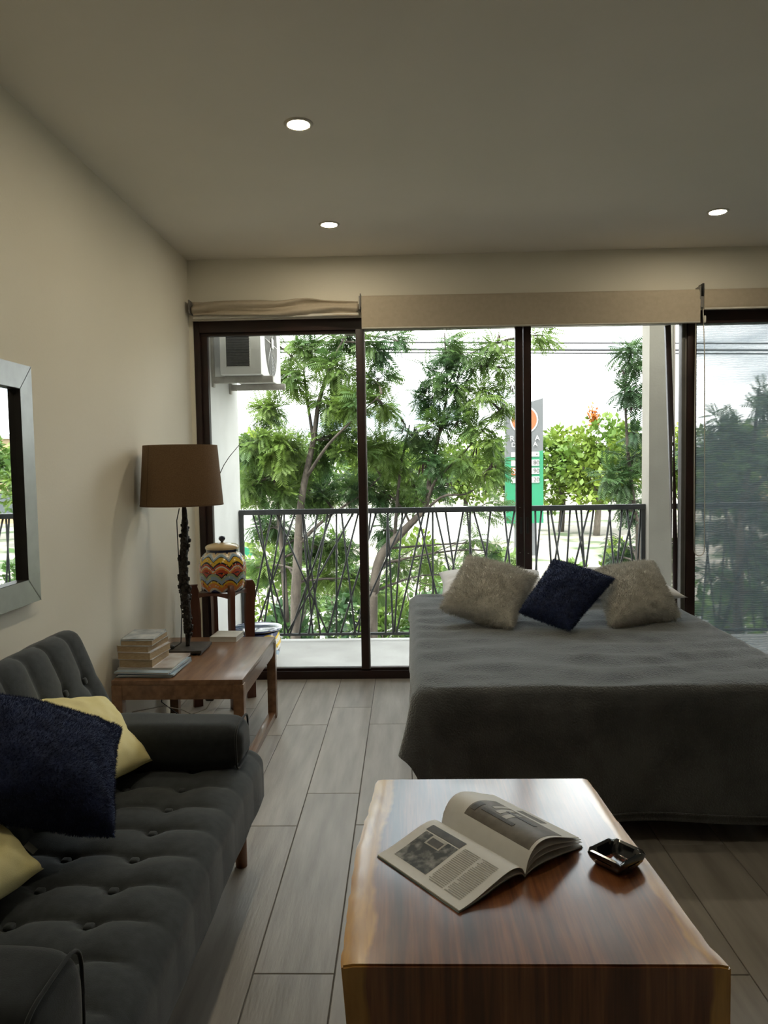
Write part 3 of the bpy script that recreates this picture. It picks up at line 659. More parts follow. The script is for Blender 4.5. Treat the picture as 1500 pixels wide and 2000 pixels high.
pl = sheet('page', 'L', 0, 1, 0, 1, 'paper_white', mg); pr_ = sheet('page', 'R', 0, 1, 0, 1, 'paper_white', mg)
sheet('page_block', 'L2', 0, 1, .004, .996, 'pages_side', mg, th=.003)
for k in ('R2', 'R3'): sheet('page', k, 0, 1, 0, 1, 'paper_white', mg)
sheet('page_block', 'R4', 0, 1, .003, .997, 'pages_side', mg, th=.003)
sheet('cover', 'L2', 0, 1.01, 0, 1, 'cover_teal', mg, lift=-.0032, th=.0008); sheet('cover', 'R4', 0, 1.01, 0, 1, 'cover_teal', mg, lift=-.0032, th=.0008)
mat('print_photo', (.018, .024, .026), .55, (.42, .42, .40), 38, lo=.46, hi=.72, detail=3)
mat('print_brown', (.10, .085, .07), .55, (.22, .20, .175), 24, lo=.3, hi=.75, detail=3)
mat('print_pale', (.50, .49, .46), .6, (.60, .59, .56), 30)
mat('print_grey', (.46, .45, .42), .65, (.58, .57, .54), 160, (1, 1, 1), .35, .65)
mat('print_dark', (.05, .048, .046), .55, (.09, .085, .08), 40)
def pprint(kind, s0, s1, t0, t1, m, par, lift=.0006): return sheet('printed_picture', kind, s0, s1, t0, t1, m, par, lift, 12, 5, .0005)
# left page: photograph at the far outer corner, grey text columns
pprint('L', .36, .86, .50, .90, 'print_photo', pl); pprint('L', .36, .52, .62, .80, 'print_pale', pl, .0010); pprint('L', .40, .50, .64, .78, 'print_dark', pl, .0014); pprint('L', .22, .34, .50, .92, 'print_dark', pl, .0008)
mat('text_ink', (.36, .35, .33), .7, (.44, .43, .41), 40)
def textcol(kind, s0, s1, t0, t1, par, rows=22, along='t'):
    mb = MB(); hh = (s1-s0)/rows
    for r in range(rows):
        a = s0+r*hh; b = a+hh*.5; n = 4; tt1 = t1-(random.random()*.25*(t1-t0) if random.random() < .2 else 0)
        for q in range(n):
            ta, tb = t0+(tt1-t0)*q/n, t0+(tt1-t0)*(q+1)/n
            mb.add([page_pt(kind, a, ta, .0006), page_pt(kind, b, ta, .0006), page_pt(kind, b, tb, .0006), page_pt(kind, a, tb, .0006)], [(0, 1, 2, 3)])
    o = mb.build('text_block', 'text_ink', par); o['kind'] = 'stuff'
textcol('L', .30, .90, .08, .26, pl); textcol('L', .30, .90, .28, .46, pl)
# right page: large brown photograph with pale pieces of furniture
pprint('R', .12, .72, .03, .78, 'print_brown', pr_); pprint('R', .30, .62, .40, .46, 'print_pale', pr_, .0012); pprint('R', .36, .66, .50, .56, 'print_pale', pr_, .0012); pprint('R', .42, .70, .59, .64, 'print_pale', pr_, .0012)
pprint('R', .26, .32, .30, .66, 'print_dark', pr_, .0014); pprint('R', .20, .40, .70, .76, 'print_dark', pr_, .0012); pprint('R', .50, .56, .20, .52, 'print_dark', pr_, .0015); pprint('R', .80, .92, .30, .58, 'print_brown', pr_)

# ------------------------------------------------------------------ ashtray
ac = onz(1204, 1676, .435)
at_ = empty('ashtray', (ac[0], ac[1], ZT), 'small black glazed square ashtray beside the open magazine', 'ashtray', rz=math.radians(38))
bm = bmesh.new(); N8 = 40; loops = []
def sq(rad, z, notch=0):
    L = []
    for i in range(N8):
        a = 2*math.pi*i/N8+math.pi/4*0; c_, s_ = math.cos(a), math.sin(a); r = min(rad/max(abs(c_), abs(s_)), rad*1.31)
        zz = z-(notch if (i % (N8//4)) in (5,) and notch else 0); L.append(bm.verts.new((r*c_, r*s_, zz)))
    return L
for rad, z, nt_ in ((.030, 0, 0), (.036, .001, 0), (.045, .014, 0), (.049, .026, 0), (.048, .033, .006), (.044, .035, .007), (.038, .032, .006), (.033, .016, 0), (.028, .009, 0)): loops.append(sq(rad, z, nt_))
bot = bm.faces.new(loops[0][::-1]); inner = bm.faces.new(loops[-1])
for a, b in zip(loops, loops[1:]):
    for i in range(N8): bm.faces.new((a[i], a[(i+1) % N8], b[(i+1) % N8], b[i]))
me = bpy.data.meshes.new('bowl'); bm.to_mesh(me); bm.free(); shade_auto(me, .8)
ob = link('bowl', me, 'ash_glaze', None); ob.parent = at_
ob = MB().add([(-.026, -.024, .0098), (.025, -.026, .0098), (.027, .025, .0098), (-.024, .026, .0098)], [(0, 1, 2, 3)]).build('glazed_floor', 'ash_red'); ob.parent = at_
for (sx, sy) in ((0, -1), (1, 0), (-1, 0), (0, 1)):
    w = .020; p0 = .0365; p1 = .0475
    q = [(-w, p0, .004), (w, p0, .004), (w*1.05, p1, .021), (-w*1.05, p1, .021)]
    a = math.atan2(sx, sy); qq = [(x*math.cos(a)+y*math.sin(a), -x*math.sin(a)+y*math.cos(a), z) for x, y, z in [(x, y+.0015, z) for x, y, z in q]]
    ob = MB().add(qq, [(0, 1, 2, 3)]).build('side_glaze', 'ash_red'); ob.parent = at_

# ------------------------------------------------------------------ side table
tb = empty('side_table', (.32, -1.11, 0), 'low walnut side table between the sofa and the glass door', 'table')
tx0, tx1, ty0, ty1, tz = .035, .605, -1.525, -.695, .43
box('table_top', (tx0, ty0+.003, tz-.022), (tx1-.003, ty1, tz), 'walnut', tb, .002)
box('apron', (tx0+.045, ty0+.004, tz-.085), (tx1-.045, ty0+.028, tz-.022), 'walnut', tb, .001)
box('apron', (tx0+.045, ty1-.028, tz-.085), (tx1-.045, ty1-.004, tz-.022), 'walnut', tb, .001)
for x in (tx1-.026, tx0+.004):
    mb = MB(); ya, yb = ty0+.04, ty1-.04
    pts = [(ya, tz-.022), (yb, tz-.022), (yb, tz-.065), (yb-.06, tz-.085), (ya+.06, tz-.085), (ya, tz-.10)]
    V = [(x, y, z) for y, z in pts]+[(x+.022, y, z) for y, z in pts]
    mb.add(V, [tuple(range(6)), tuple(range(11, 5, -1))]+[(i, (i+1) % 6+0, (i+1) % 6+6, i+6) for i in range(6)]); mb.build('side_rail', 'walnut', tb)
for x in (tx0, tx1-.045):
    for y in (ty0, ty1-.045): box('leg', (x, y, 0.0), (x+.045, y+.045, tz-.001 if False else tz-.022), 'walnut', tb, .002)
    box('floor_runner', (x+.004, ty0+.045, .0), (x+.041, ty1-.045, .032), 'walnut', tb, .002)

# things on the side table -------------------------------------------------
lx, ly = .213, -1.00
lm = empty('table_lamp', (lx, ly, tz), 'table lamp with brown linen shade and knobbly iron stem', 'lamp')
box('base_plate', (lx-.10, ly-.10, tz+.010), (lx+.10, ly+.10, tz+.024), 'iron_plate', lm, .002)
for sx in (-1, 1):
    for sy in (-1, 1): lathe('foot', [(0, 0), (.012, 0), (.012, .0105), (0, .0105)], (lx+sx*.08, ly+sy*.08, tz), 'black_plastic', lm, 12)
mb = MB(); pts = []; rad = []
for i in range(60):
    t_ = i/59; z = tz+.022+t_*.74; r = .0105+.0105*max(0, math.sin(math.pi*min(1, max(0, (t_-.03)/.9))))**.7
    pts.append((lx+.006*math.sin(t_*9)+.003, ly+.005*math.cos(t_*8), z)); rad.append(r*(1+.30*noise.noise(Vector((0, 0, t_*40)))))
mb.tube(pts, rad, 12)
for i in range(120):      # welded blobs and curls along the stem
    t_ = .08+.74*random.random(); k = int(t_*59); a = random.random()*6.283; r = rad[k]*.95; p = Vector(pts[k])+Vector((math.cos(a)*r, math.sin(a)*r, 0)); s_ = .004+.006*random.random()
    mb.tube([p+Vector((-s_*math.cos(a)*.5, -s_*math.sin(a)*.5, -s_)), p+Vector((math.cos(a)*s_*.6, math.sin(a)*s_*.6, -s_*.3)), p+Vector((math.cos(a)*s_*.7, math.sin(a)*s_*.7, s_*.5)), p+Vector((-math.cos(a)*s_*.3, -math.sin(a)*s_*.3, s_*1.3))], [s_*.4, s_*.9, s_*.9, s_*.3], 6)
mb.build('stem', 'iron', lm, True)
zs0, zs1, r0, r1 = 1.155, 1.447, .199, .177
sh = lathe('shade', [(r0-.003, zs0), (r0, zs0), (r1, zs1), (r1-.003, zs1), (r0-.003, zs0)], (lx, ly, 0), 'shade_linen', lm, 64)
lathe('shade_rim', [(r0-.004, zs0-.001), (r0+.001, zs0-.001), (r0+.0005, zs0+.006)], (lx, ly, 0), 'shade_seam', sh, 64)
aS = math.radians(-128); V = []
for z, r in ((zs0, r0+.0012), (zs1, r1+.0012)):
    for da in (-.018, .018): V.append((lx+r*math.cos(aS+da), ly+r*math.sin(aS+da), z))
MB().add(V, [(0, 1, 3, 2)]).build('shade_seam', 'shade_seam', sh)
for a in (0, 2.1, 4.2): tube('shade_spoke', [(lx, ly, 1.20), (lx+r0*.97*math.cos(a), ly+r0*.97*math.sin(a), 1.18)], .002, 'iron', sh, 6)
lathe('bulb', [(0, .09), (.02, .085), (.03, .06), (.024, .03), (.014, .012), (.014, 0), (0, 0)], (lx, ly, 1.19), 'plastic_white', lm, 20)
tube('power_cord', [(lx-.012, ly-.01, 1.14), (lx-.026, ly-.012, 1.08), (lx-.022, ly-.016, .9), (lx-.014, ly-.018, .62), (lx-.02, ly-.03, .478), (lx-.045, ly-.05, .462), (lx-.085, ly-.06, .456), (lx-.13, ly-.04, .452), (lx-.17, ly-.0, .444), (.035, ly+.12, .439), (.022, ly+.17, .42), (.02, ly+.17, .12), (.12, ly+.14, .06), (.25, ly+.05, .03), (.33, ly+.1, .008)], .0028, 'black_plastic', lm, 6)
rbox('cord_switch', (lx-.075, ly-.058, .4635), (.030, .013, .0095), (6, 4, 4), .007, 'black_plastic', lm)

def book(name, x0, y0, w, d, z, h, rz, cov, label, cat='book', group=None, edge='paper_edge', ct_=.002):
    t = empty(name, (x0, y0, z), label, cat, group, rz)
    def ch(o): o.parent = t; o.matrix_parent_inverse = Matrix(); return o
    w2, d2 = w/2, d/2
    ch(MB().box((-w2, -d2, 0), (w2, d2, ct_)).build('cover', cov)); ch(MB().box((-w2, -d2, h-ct_), (w2, d2, h)).build('cover', cov)); ch(MB().box((-w2, -d2, 0), (-w2+ct_, d2, h)).build('spine', cov))
    ch(MB().box((-w2+ct_, -d2+.002, ct_), (w2-.002, d2-.002, h-ct_)).build('page_block', edge)); return t
z = tz
mags = [('cover_teal', .007), ('cover_blue', .006), ('cover_teal', .006), ('cover_blue', .007), ('cover_photo', .008)]
mlab = ['dark teal magazine at the bottom of the pile on the side table', 'pale blue magazine second from the bottom of the pile under the paperbacks', 'teal magazine in the middle of the pile under the paperbacks', 'blue magazine second from the top of the magazine pile', 'photo-covered magazine directly under the stack of paperbacks']
for i, ((c_, h_), lb) in enumerate(zip(mags, mlab)):
    book('magazine', .165+.006*math.sin(i*2.1)-(.012 if i == 4 else 0), -1.335+.006*i*(-1)**i, .245, .285-.004*i, z, h_, -.04+.05*math.sin(i*1.7), c_, lb, 'magazine', 'magazines under the paperbacks', 'pages_side', .001); z += h_
hs = [.036, .032, .028, .024, .006]
blab = ['thick browned paperback at the bottom of the book stack', 'browned paperback second from the bottom of the book stack', 'browned paperback in the middle of the book stack', 'thin paperback second from the top of the book stack', 'slim pale booklet lying on top of the book stack']
for i, (h_, lb) in enumerate(zip(hs, blab)):
    book('paperback', .118+.005*math.sin(i*2.4), -1.335+.004*math.cos(i*3), (.15, .152, .146, .142, .145)[i], (.215, .21, .212, .20, .205)[i], z, h_, .02-.16*math.sin(i*1.1)*.6-.06, 'cover_art' if i > 2 else 'cover_photo', lb, 'book', 'stacked paperbacks'); z += h_
book('paperback', .352, -.735, .142, .15, tz, .026, -.05, 'cover_white', 'white-covered book lying alone at the window end of the side table', 'book', None, 'pages_side')
pc = empty('plug_cable', (.33, -1.2, 0), 'thin black cable with plug hanging beneath the side table', 'cable')
tube('cable', [(.21, -1.36, .40), (.26, -1.33, .35), (.33, -1.28, .30), (.372, -1.25, .272)], .0028, 'black_plastic', pc, 6)
rbox('plug', (.385, -1.245, .265), (.020, .012, .012), (5, 4, 4), .008, 'black_plastic', pc)
tube('loop', [(.385, -1.245, .275), (.36, -1.25, .31), (.345, -1.27, .345), (.38, -1.26, .362), (.42, -1.2, .405)], .0024, 'black_plastic', pc, 6)
tube('white_lead', [(.395, -1.245, .258), (.37, -1.26, .22), (.31, -1.29, .205), (.27, -1.3, .23), (.20, -1.34, .26), (.06, -1.36, .24)], .0024, 'plastic_white', pc, 6)

# plant stand and jar --------------------------------------------------------
sx_, sy_ = .262, -.45
st = empty('jar_stand', (sx_, sy_, 0), 'tall four-legged reddish wooden stand holding the painted jar', 'stand')
for k, a in enumerate((math.radians(211), math.radians(121), math.radians(301), math.radians(31))):
    d = Vector((math.cos(a), math.sin(a), 0)); s_ = Vector((-d.y, d.x, 0)); mb = MB(); V = []
    rows_ = [(0, .156), (.3, .156), (.52, .158), (.60, .163), (.655, .166), (.680, .164), (.690, .158)]
    for z, r in rows_:
        wd, tk = .013, (.026 if z < .5 else .030 if z < .67 else .020)
        for (p, q) in ((-1, -1), (1, -1), (1, 1), (-1, 1)): v = Vector((sx_, sy_, z))+d*(r+q*tk)+s_*(p*wd); V.append(v)
    n_ = len(rows_); F = [(0, 3, 2, 1), tuple((n_-1)*4+i for i in range(4))]+[(i*4+k2, i*4+(k2+1) % 4, (i+1)*4+(k2+1) % 4, (i+1)*4+k2) for i in range(n_-1) for k2 in range(4)]
    mb.add(V, F); mb.build('leg', 'mahogany', st, bevel=.004)
for a0 in (31, 121, 211, 301):
    V = []; F = []
    for i in range(9):
        t_ = i/8; a = math.radians(a0+90*t_); A, B = Vector((math.cos(math.radians(a0)), math.sin(math.radians(a0)), 0))*.14, Vector((math.cos(math.radians(a0+90)), math.sin(math.radians(a0+90)), 0))*.14
        p = A.lerp(B, t_); nn_ = (A+B).normalized()
        for (o1, zz) in ((-.010, .642), (.010, .642), (.010, .612+.016*math.sin(math.pi*t_)), (-.010, .612+.016*math.sin(math.pi*t_))): V.append((sx_+p.x+nn_.x*o1, sy_+p.y+nn_.y*o1, zz))
    F = [(0, 1, 2, 3), (35, 34, 33, 32)]+[(i*4+k2, (i+1)*4+k2, (i+1)*4+(k2+1) % 4, i*4+(k2+1) % 4) for i in range(8) for k2 in range(4)]
    MB().add(V, F).build('apron', 'mahogany', st)
jr = empty('painted_jar', (sx_+.008, sy_, .642), 'lidded ceramic jar painted with yellow, orange and blue scallops', 'jar')
jc = (sx_+.008, sy_, .643)
lathe('jar_body', [(0, 0), (.100, 0), (.112, .006), (.122, .03), (.128, .07), (.1315, .115), (.130, .155), (.121, .188), (.102, .210), (.088, .220), (.087, .236)], jc, 'talavera_jar', jr, 64, True)
ld = lathe('lid', [(.087, .236), (.092, .236), (.095, .243), (.093, .252), (.078, .262), (.045, .270), (0, .273)], jc, 'cream_glaze', jr, 48)
lathe('rim_band', [(.0885, .222), (.0895, .224), (.0895, .2365), (.0875, .238)], jc, 'navy_glaze', ld, 48)
lathe('knob', [(.008, .270), (.008, .279), (.017, .287), (.0195, .296), (.014, .306), (0, .309)], jc, 'navy_glaze', ld, 20)

# mirror ---------------------------------------------------------------------
mr_ = empty('wall_mirror', (0, -2.55, 1.28), 'mirror in a wide brushed silver frame on the left wall', 'mirror')
my0, my1, mz0, mz1, fw_, fx = -3.05, -2.105, .885, 1.688, .078, .032
def fpiece(name, pts):
    V = [(.001, y, z) for y, z in pts]+[(fx, y, z) for y, z in pts]
    MB().add(V, [(0, 1, 2, 3), (7, 6, 5, 4)]+[(i, (i+1) % 4, (i+1) % 4+4, i+4) for i in range(4)]).build(name, 'mirror_frame', mr_, bevel=.0015)
iy0, iy1, iz0, iz1 = my0+fw_, my1-fw_, mz0+fw_, mz1-fw_
fpiece('frame_side', [(my1, mz0), (my1, mz1), (iy1, iz1), (iy1, iz0)]); fpiece('frame_side', [(my0, mz1), (my0, mz0), (iy0, iz0), (iy0, iz1)])
fpiece('frame_side', [(my1, mz1), (my0, mz1), (iy0, iz1), (iy1, iz1)]); fpiece('frame_side', [(my0, mz0), (my1, mz0), (iy1, iz0), (iy0, iz0)])
for a, b in (((.004, iy1-.003, iz0), (fx-.001, iy1+.0005, iz1)), ((.004, iy0-.0005, iz0), (fx-.001, iy0+.003, iz1)), ((.004, iy0, iz1-.003), (fx-.001, iy1, iz1+.0005)), ((.004, iy0, iz0-.0005), (fx-.001, iy1, iz0+.003))): box('inner_lip', a, b, 'frame_lip', mr_)
box('mirror_glass', (.004, iy0, iz0), (.010, iy1, iz1), 'mirror_glass', mr_)

# ------------------------------------------------------------------ balcony
struct(box('balcony_floor', (-.25, .10, -.20), (RX+1.5, 1.16, -.006), 'concrete'))['label'] = 'pale concrete balcony floor'
struct(box('balcony_wall_left', (-.25, .10, -.20), (.030, 1.16, H), 'white_stucco'))
struct(box('balcony_column', (3.114, 1.0, -.20), (3.304, 1.17, H), 'beige_stucco'))['label'] = 'pale stucco column at the balcony edge'
def railing(x0, x1, rods, label):
    r = empty('balcony_railing', ((x0+x1)/2, 1.09, 0), label, 'railing', 'balcony railings')
    Y = 1.09
    box('top_bar', (x0, Y-.02, .972), (x1, Y+.02, 1.012), 'rail_metal', r, .004)
    box('bottom_bar', (x0, Y-.012, .034), (x1, Y+.012, .054), 'rail_metal', r, .003)
    for x in (x0, x1-.03): box('post', (x, Y-.015, -.006), (x+.03, Y+.015, .975), 'rail_metal', r, .003)
    for a, b in rods:
        if a < x0+.02 or b < x0+.02 or a > x1-.02 or b > x1-.02: continue
        dy = random.choice((-.008, 0, .008)); tube('rod', [(a, Y+dy, .98), (b, Y+dy, .045)], .0075, 'rail_metal', r, 6)
rd = []
for tpx, bpx in [(493, 563), (531, 483), (551, 513), (555, 556), (540, 640), (576, 497), (590, 611), (592, 626), (640, 603), (648, 566), (657, 657), (667, 694), (700, 640), (735, 665), (690, 560), (724, 700), (757, 753), (757, 768), (786, 770), (828, 774), (795, 690), (845, 846), (815, 870), (851, 905), (838, 800), (905, 862), (912, 935), (870, 905), (918, 917), (925, 990), (958, 935), (985, 1010), (1005, 960), (1045, 1050), (1058, 1035), (1070, 1085), (1075, 1115), (1100, 1063), (1114, 1100), (1125, 1160), (1135, 1148), (1150, 1090), (1160, 1128), (1190, 1208), (1192, 1160), (1215, 1195), (1225, 1250), (1240, 1180), (1252, 1238), (505, 545), (620, 585)]:
    rd.append((float(ony(tpx, 996, 1.09)[0]), float(ony(bpx, 1236, 1.09)[0])))
railing(.035, 3.114, rd, 'black steel balcony railing of crossing thin rods outside the glass door')
rd2 = [(float(ony(a, 985, 1.09)[0]), float(ony(b, 1232, 1.09)[0])) for a, b in [(1372, 1400), (1390, 1370), (1421, 1404), (1415, 1450), (1449, 1475), (1490, 1412), (1483, 1410), (1455, 1500), (1530, 1490), (1560, 1600), (1500, 1560), (1640, 1580), (1620, 1690), (1700, 1650), (1760, 1800), (1740, 1700)]]
railing(3.304, RX+1.3, rd2, 'black steel balcony railing seen through the sunscreen mesh')
# air conditioner on the balcony wall
ax = empty('air_conditioner', (.2, .7, 1.93), 'white outdoor air conditioner unit on brackets on the balcony wall', 'air conditioner')
axx, ay0, ay1, az0, az1 = .378, .31, 1.10, 1.945, 2.49
box('casing', (.105, ay0, az0), (axx, ay1, az1), 'ac_white', ax, .012)
box('side_grille', (.150, ay0-.004, az0+.055), (.305, ay0+.004, az1-.05), 'ac_grille', ax)
for k in range(26): z = az0+.062+k*.0165; box('louvre', (.151, ay0-.008, z), (.304, ay0-.003, z+.005), 'ac_grille', ax)
for x in (.145, .305): box('grille_frame', (x-.004, ay0-.007, az0+.05), (x+.004, ay0, az1-.045), 'ac_white', ax)
fc = (axx+.003, .69, 2.20)
def yz_ring(name, r, tube_r, m, par, n=36, x=0): return tube(name, [(fc[0]+x, fc[1]+r*math.cos(a), fc[2]+r*math.sin(a)) for a in np.linspace(0, 2*math.pi, n+1)], tube_r, m, par, 5)
V = [(fc[0]-.001, fc[1], fc[2])]+[(fc[0]-.001, fc[1]+.235*math.cos(a), fc[2]+.235*math.sin(a)) for a in np.linspace(0, 2*math.pi, 37)]
MB().add(V, [(0, i, i+1) for i in range(1, 37)]).build('fan_opening', 'ac_fan', ax)
for r in np.arange(.03, .24, .0225): yz_ring('grille_ring', r, .0012, 'bracket_grey', ax, 30, .001)
for a in np.linspace(0, 2*math.pi, 9)[:-1]: tube('grille_spoke', [(fc[0]+.001, fc[1], fc[2]), (fc[0]+.001, fc[1]+.235*math.cos(a), fc[2]+.235*math.sin(a))], .003, 'ac_white', ax, 4)
rbox('fan_badge', (fc[0]+.008, fc[1], fc[2]), (.004, .035, .035), (2, 8, 8), .004, 'ac_white', ax)
for y in (.40, .90):
    b_ = empty('x', (0, 0, 0)); bpy.data.objects.remove(b_)
    br = box('bracket_arm', (.03, y-.02, az0-.045), (.44, y+.02, az0-.002), 'bracket_grey', ax, .003)
    box('bracket_plate', (.030, y-.022, az0-.07), (.045, y+.022, az0+.36), 'bracket_grey', br, .003)
# glazed pot, twig
pt = empty('ceramic_pot', (.285, .40, 0), 'blue-rimmed painted ceramic pot with a dish on top, out on the balcony', 'pot')
lathe('pot_body', [(0, -.004), (.11, -.004), (.125, .01), (.15, .08), (.160, .15), (.152, .20), (.148, .225), (0, .225)], (.285, .40, 0), 'talavera_pot', pt, 40, True)
lathe('dish', [(0, .228), (.10, .226), (.165, .238), (.172, .246), (.168, .252), (.155, .246), (.10, .237), (0, .236)], (.285, .40, 0), 'navy_glaze', pt, 40)
tw = [ony(px, py, .45) for px, py in ((470, 866), (458, 880), (448, 892), (437, 909), (430, 924), (420, 950), (408, 985), (403, 1030), (400, 1100), (398, 1180), (397, 1260), (397, 1295))]
tube('dry_twig', tw, [.002, .0025, .003, .003, .0035, .004, .004, .005, .005, .006, .006, .007], 'bark', None, 6)
tag(bpy.data.objects['dry_twig'], 'thin bare twig standing against the white balcony wall behind the lamp', 'twig')

# ------------------------------------------------------------------ outdoors
GZ = -3.2
g = struct(box('ground', (-160, -40, GZ-.5), (200, 260, GZ), 'sand')); g['label'] = 'pale sandy ground below the balcony'
struct(box('street', (-160, 12, GZ), (200, 19, GZ+.02), 'asphalt'))
struct(box('lower_facade', (-.25, .0, GZ), (RX+1.5, .10, -.20), 'white_stucco'))
def frond_template(pairs=9, L=.22, pl_=.085, w=.0075):
    V = []; F = []
    for i in range(pairs):
        x = L*(.22+.78*i/(pairs-1)); l = pl_*(1-.35*abs(i/(pairs-1)-.4)*1.6)
        for s_ in (-1, 1):
            a = math.radians(58); d = np.array([math.cos(a), s_*math.sin(a), 0]); n_ = np.array([-d[1], d[0], 0]); b = np.array([x, 0, 0]); dz = np.array([0, 0, -.25*l])
            k = len(V); V += [b, b+d*l*.45+n_*w+dz*.2, b+d*l+dz, b+d*l*.45-n_*w+dz*.2]; F.append((k, k+1, k+2, k+3))
    k = len(V); V += [np.array([0, -.0015, 0]), np.array([0, .0015, 0]), np.array([L*1.05, .001, 0]), np.array([L*1.05, -.001, 0])]; F.append((k, k+1, k+2, k+3))
    V = np.array(V); V[:, 2] -= 1.6*V[:, 0]**2
    return V, np.array(F)
def leaf_template(s=.1):
    return np.array([(0, 0, 0), (s*.5, s*.3, .02*s), (s, 0, 0), (s*.5, -s*.3, .02*s)]), np.array([(0, 1, 2, 3)])
def scatter(name, pos, dirs, scale, tmpl, m, parent):
    V, F = tmpl; n = len(pos); x = dirs/np.linalg.norm(dirs, axis=1)[:, None]; up = rng.normal(0, .45, (n, 3))+np.array([0, 0, 1.0])
    y = np.cross(up, x); y /= np.linalg.norm(y, axis=1)[:, None]; z = np.cross(x, y); Rm = np.stack([x, y, z], 1)
    P = np.einsum('vk,nkj->nvj', V, Rm)*scale[:, None, None]+pos[:, None, :]
    FF = (F[None]+(np.arange(n)*len(V))[:, None, None]).reshape(-1, F.shape[1])
    o = link(name, npmesh(name, P.reshape(-1, 3), FF), m, parent); o['kind'] = 'stuff'; return o
FT = frond_template()
def bpath(a, b, k=6, wob=.06):
    a, b = np.array(a, float), np.array(b, float); L = np.linalg.norm(b-a); pts = []
    o = rng.normal(0, wob*L, 3)
    for i in range(k+1): t = i/k; pts.append(a+(b-a)*t+o*math.sin(math.pi*t)+np.array([0, 0, .10*L*math.sin(math.pi*t)])*.5)
    return pts
def feather_tree(name, label, stems, clusters, Y, leafm, dens=1.0, pods=(), fsize=(.5, 1.0), podgroup=True):
    b0 = ony(*stems[0][0][:2], Y+stems[0][0][2]); root = empty(name, (b0[0], b0[1], GZ), label, 'tree', 'feathery trees in front of the balcony')
    nodes = []
    for si, stm in enumerate(stems):
        pts = [ony(px, py, Y+dy) for px, py, dy, r in stm]; rr = [r*.62 for *_, r in stm]
        if si == 0: pts = [np.array([pts[0][0]-.05, pts[0][1]+.1, GZ])]+pts; rr = [rr[0]*1.25]+rr
        # smooth resample
        P = []; Rr = []
        for i in range(len(pts)-1):
            for t in np.linspace(0, 1, 5)[:-1]:
                p0, p1, p2, p3 = pts[max(i-1, 0)], pts[i], pts[i+1], pts[min(i+2, len(pts)-1)]
                P.append(.5*((2*p1)+(-p0+p2)*t+(2*p0-5*p1+4*p2-p3)*t*t+(-p0+3*p1-3*p2+p3)*t**3)); Rr.append(rr[i]+(rr[i+1]-rr[i])*t)
        P.append(pts[-1]); Rr.append(rr[-1]); nodes += [p for p in P[4:]]
        tube('trunk' if si == 0 else 'branch', P, Rr, 'bark', root, 9)
    nodes = np.array(nodes); pos = []; dirs = []
    mbr = MB()
    for (px, py, rp, dy, n) in clusters:
        c = ony(px, py, Y+dy); R3 = rp/FPX*(Y+dy-CAM[1]); n = int(n*dens)
        k = np.argmin(np.linalg.norm(nodes-c, axis=1)+np.where(nodes[:, 2] > c[2]+.1, 1.0, 0)); s0 = nodes[k]
        tip = c; bp_ = bpath(s0, tip, 6, .05); mbr.tube(bp_, list(np.linspace(.014, .006, 7)), 5)
        for q in range(max(3, n//14)):
            d = rng.normal(0, 1, 3); d /= np.linalg.norm(d); e = c+d*R3*(.35+.6*rng.random())*np.array([1, 1.2, .9]); src = bp_[int(rng.integers(2, 7))]
            tp = bpath(src, e, 5, .06); mbr.tube(tp, list(np.linspace(.006, .0025, 6)), 4)
            for f in range(14):
                t = .35+.65*rng.random(); i0 = min(4, int(t*5)); p = np.array(tp[i0])+(np.array(tp[i0+1])-np.array(tp[i0]))*(t*5-i0)
                ax_ = np.array(tp[-1])-np.array(tp[0]); ax_ /= max(np.linalg.norm(ax_), 1e-6)
                dd = ax_*.5+rng.normal(0, .75, 3)+np.array([0, 0, .05]); pos.append(p); dirs.append(dd)
    mbr.build('twigs', 'bark', root, True)['kind'] = 'stuff'
    pos = np.array(pos); dirs = np.array(dirs); scatter('foliage', pos, dirs, rng.uniform(*fsize, len(pos)), FT, leafm, root)
    for (px, py, dy) in pods:
        c = ony(px, py, Y+dy); mb = MB()
        for q in range(5):
            d = np.array([rng.normal(0, .35), rng.normal(0, .35), -1.0]); L = rng.uniform(.08, .15); s_ = Vector(c)+Vector(rng.normal(0, .012, 3)); e = s_+Vector(d*L); sd_ = Vector((rng.normal(), rng.normal(), 0)).normalized()*.010
            mid = (s_+e)/2; mb.add([s_, mid+sd_, e, mid-sd_, mid+Vector((0, .003, 0))], [(0, 1, 4), (1, 2, 4), (2, 3, 4), (3, 0, 4), (0, 3, 2, 1)])
        mb.build('seed_pod_cluster', 'pod', root)
    return root
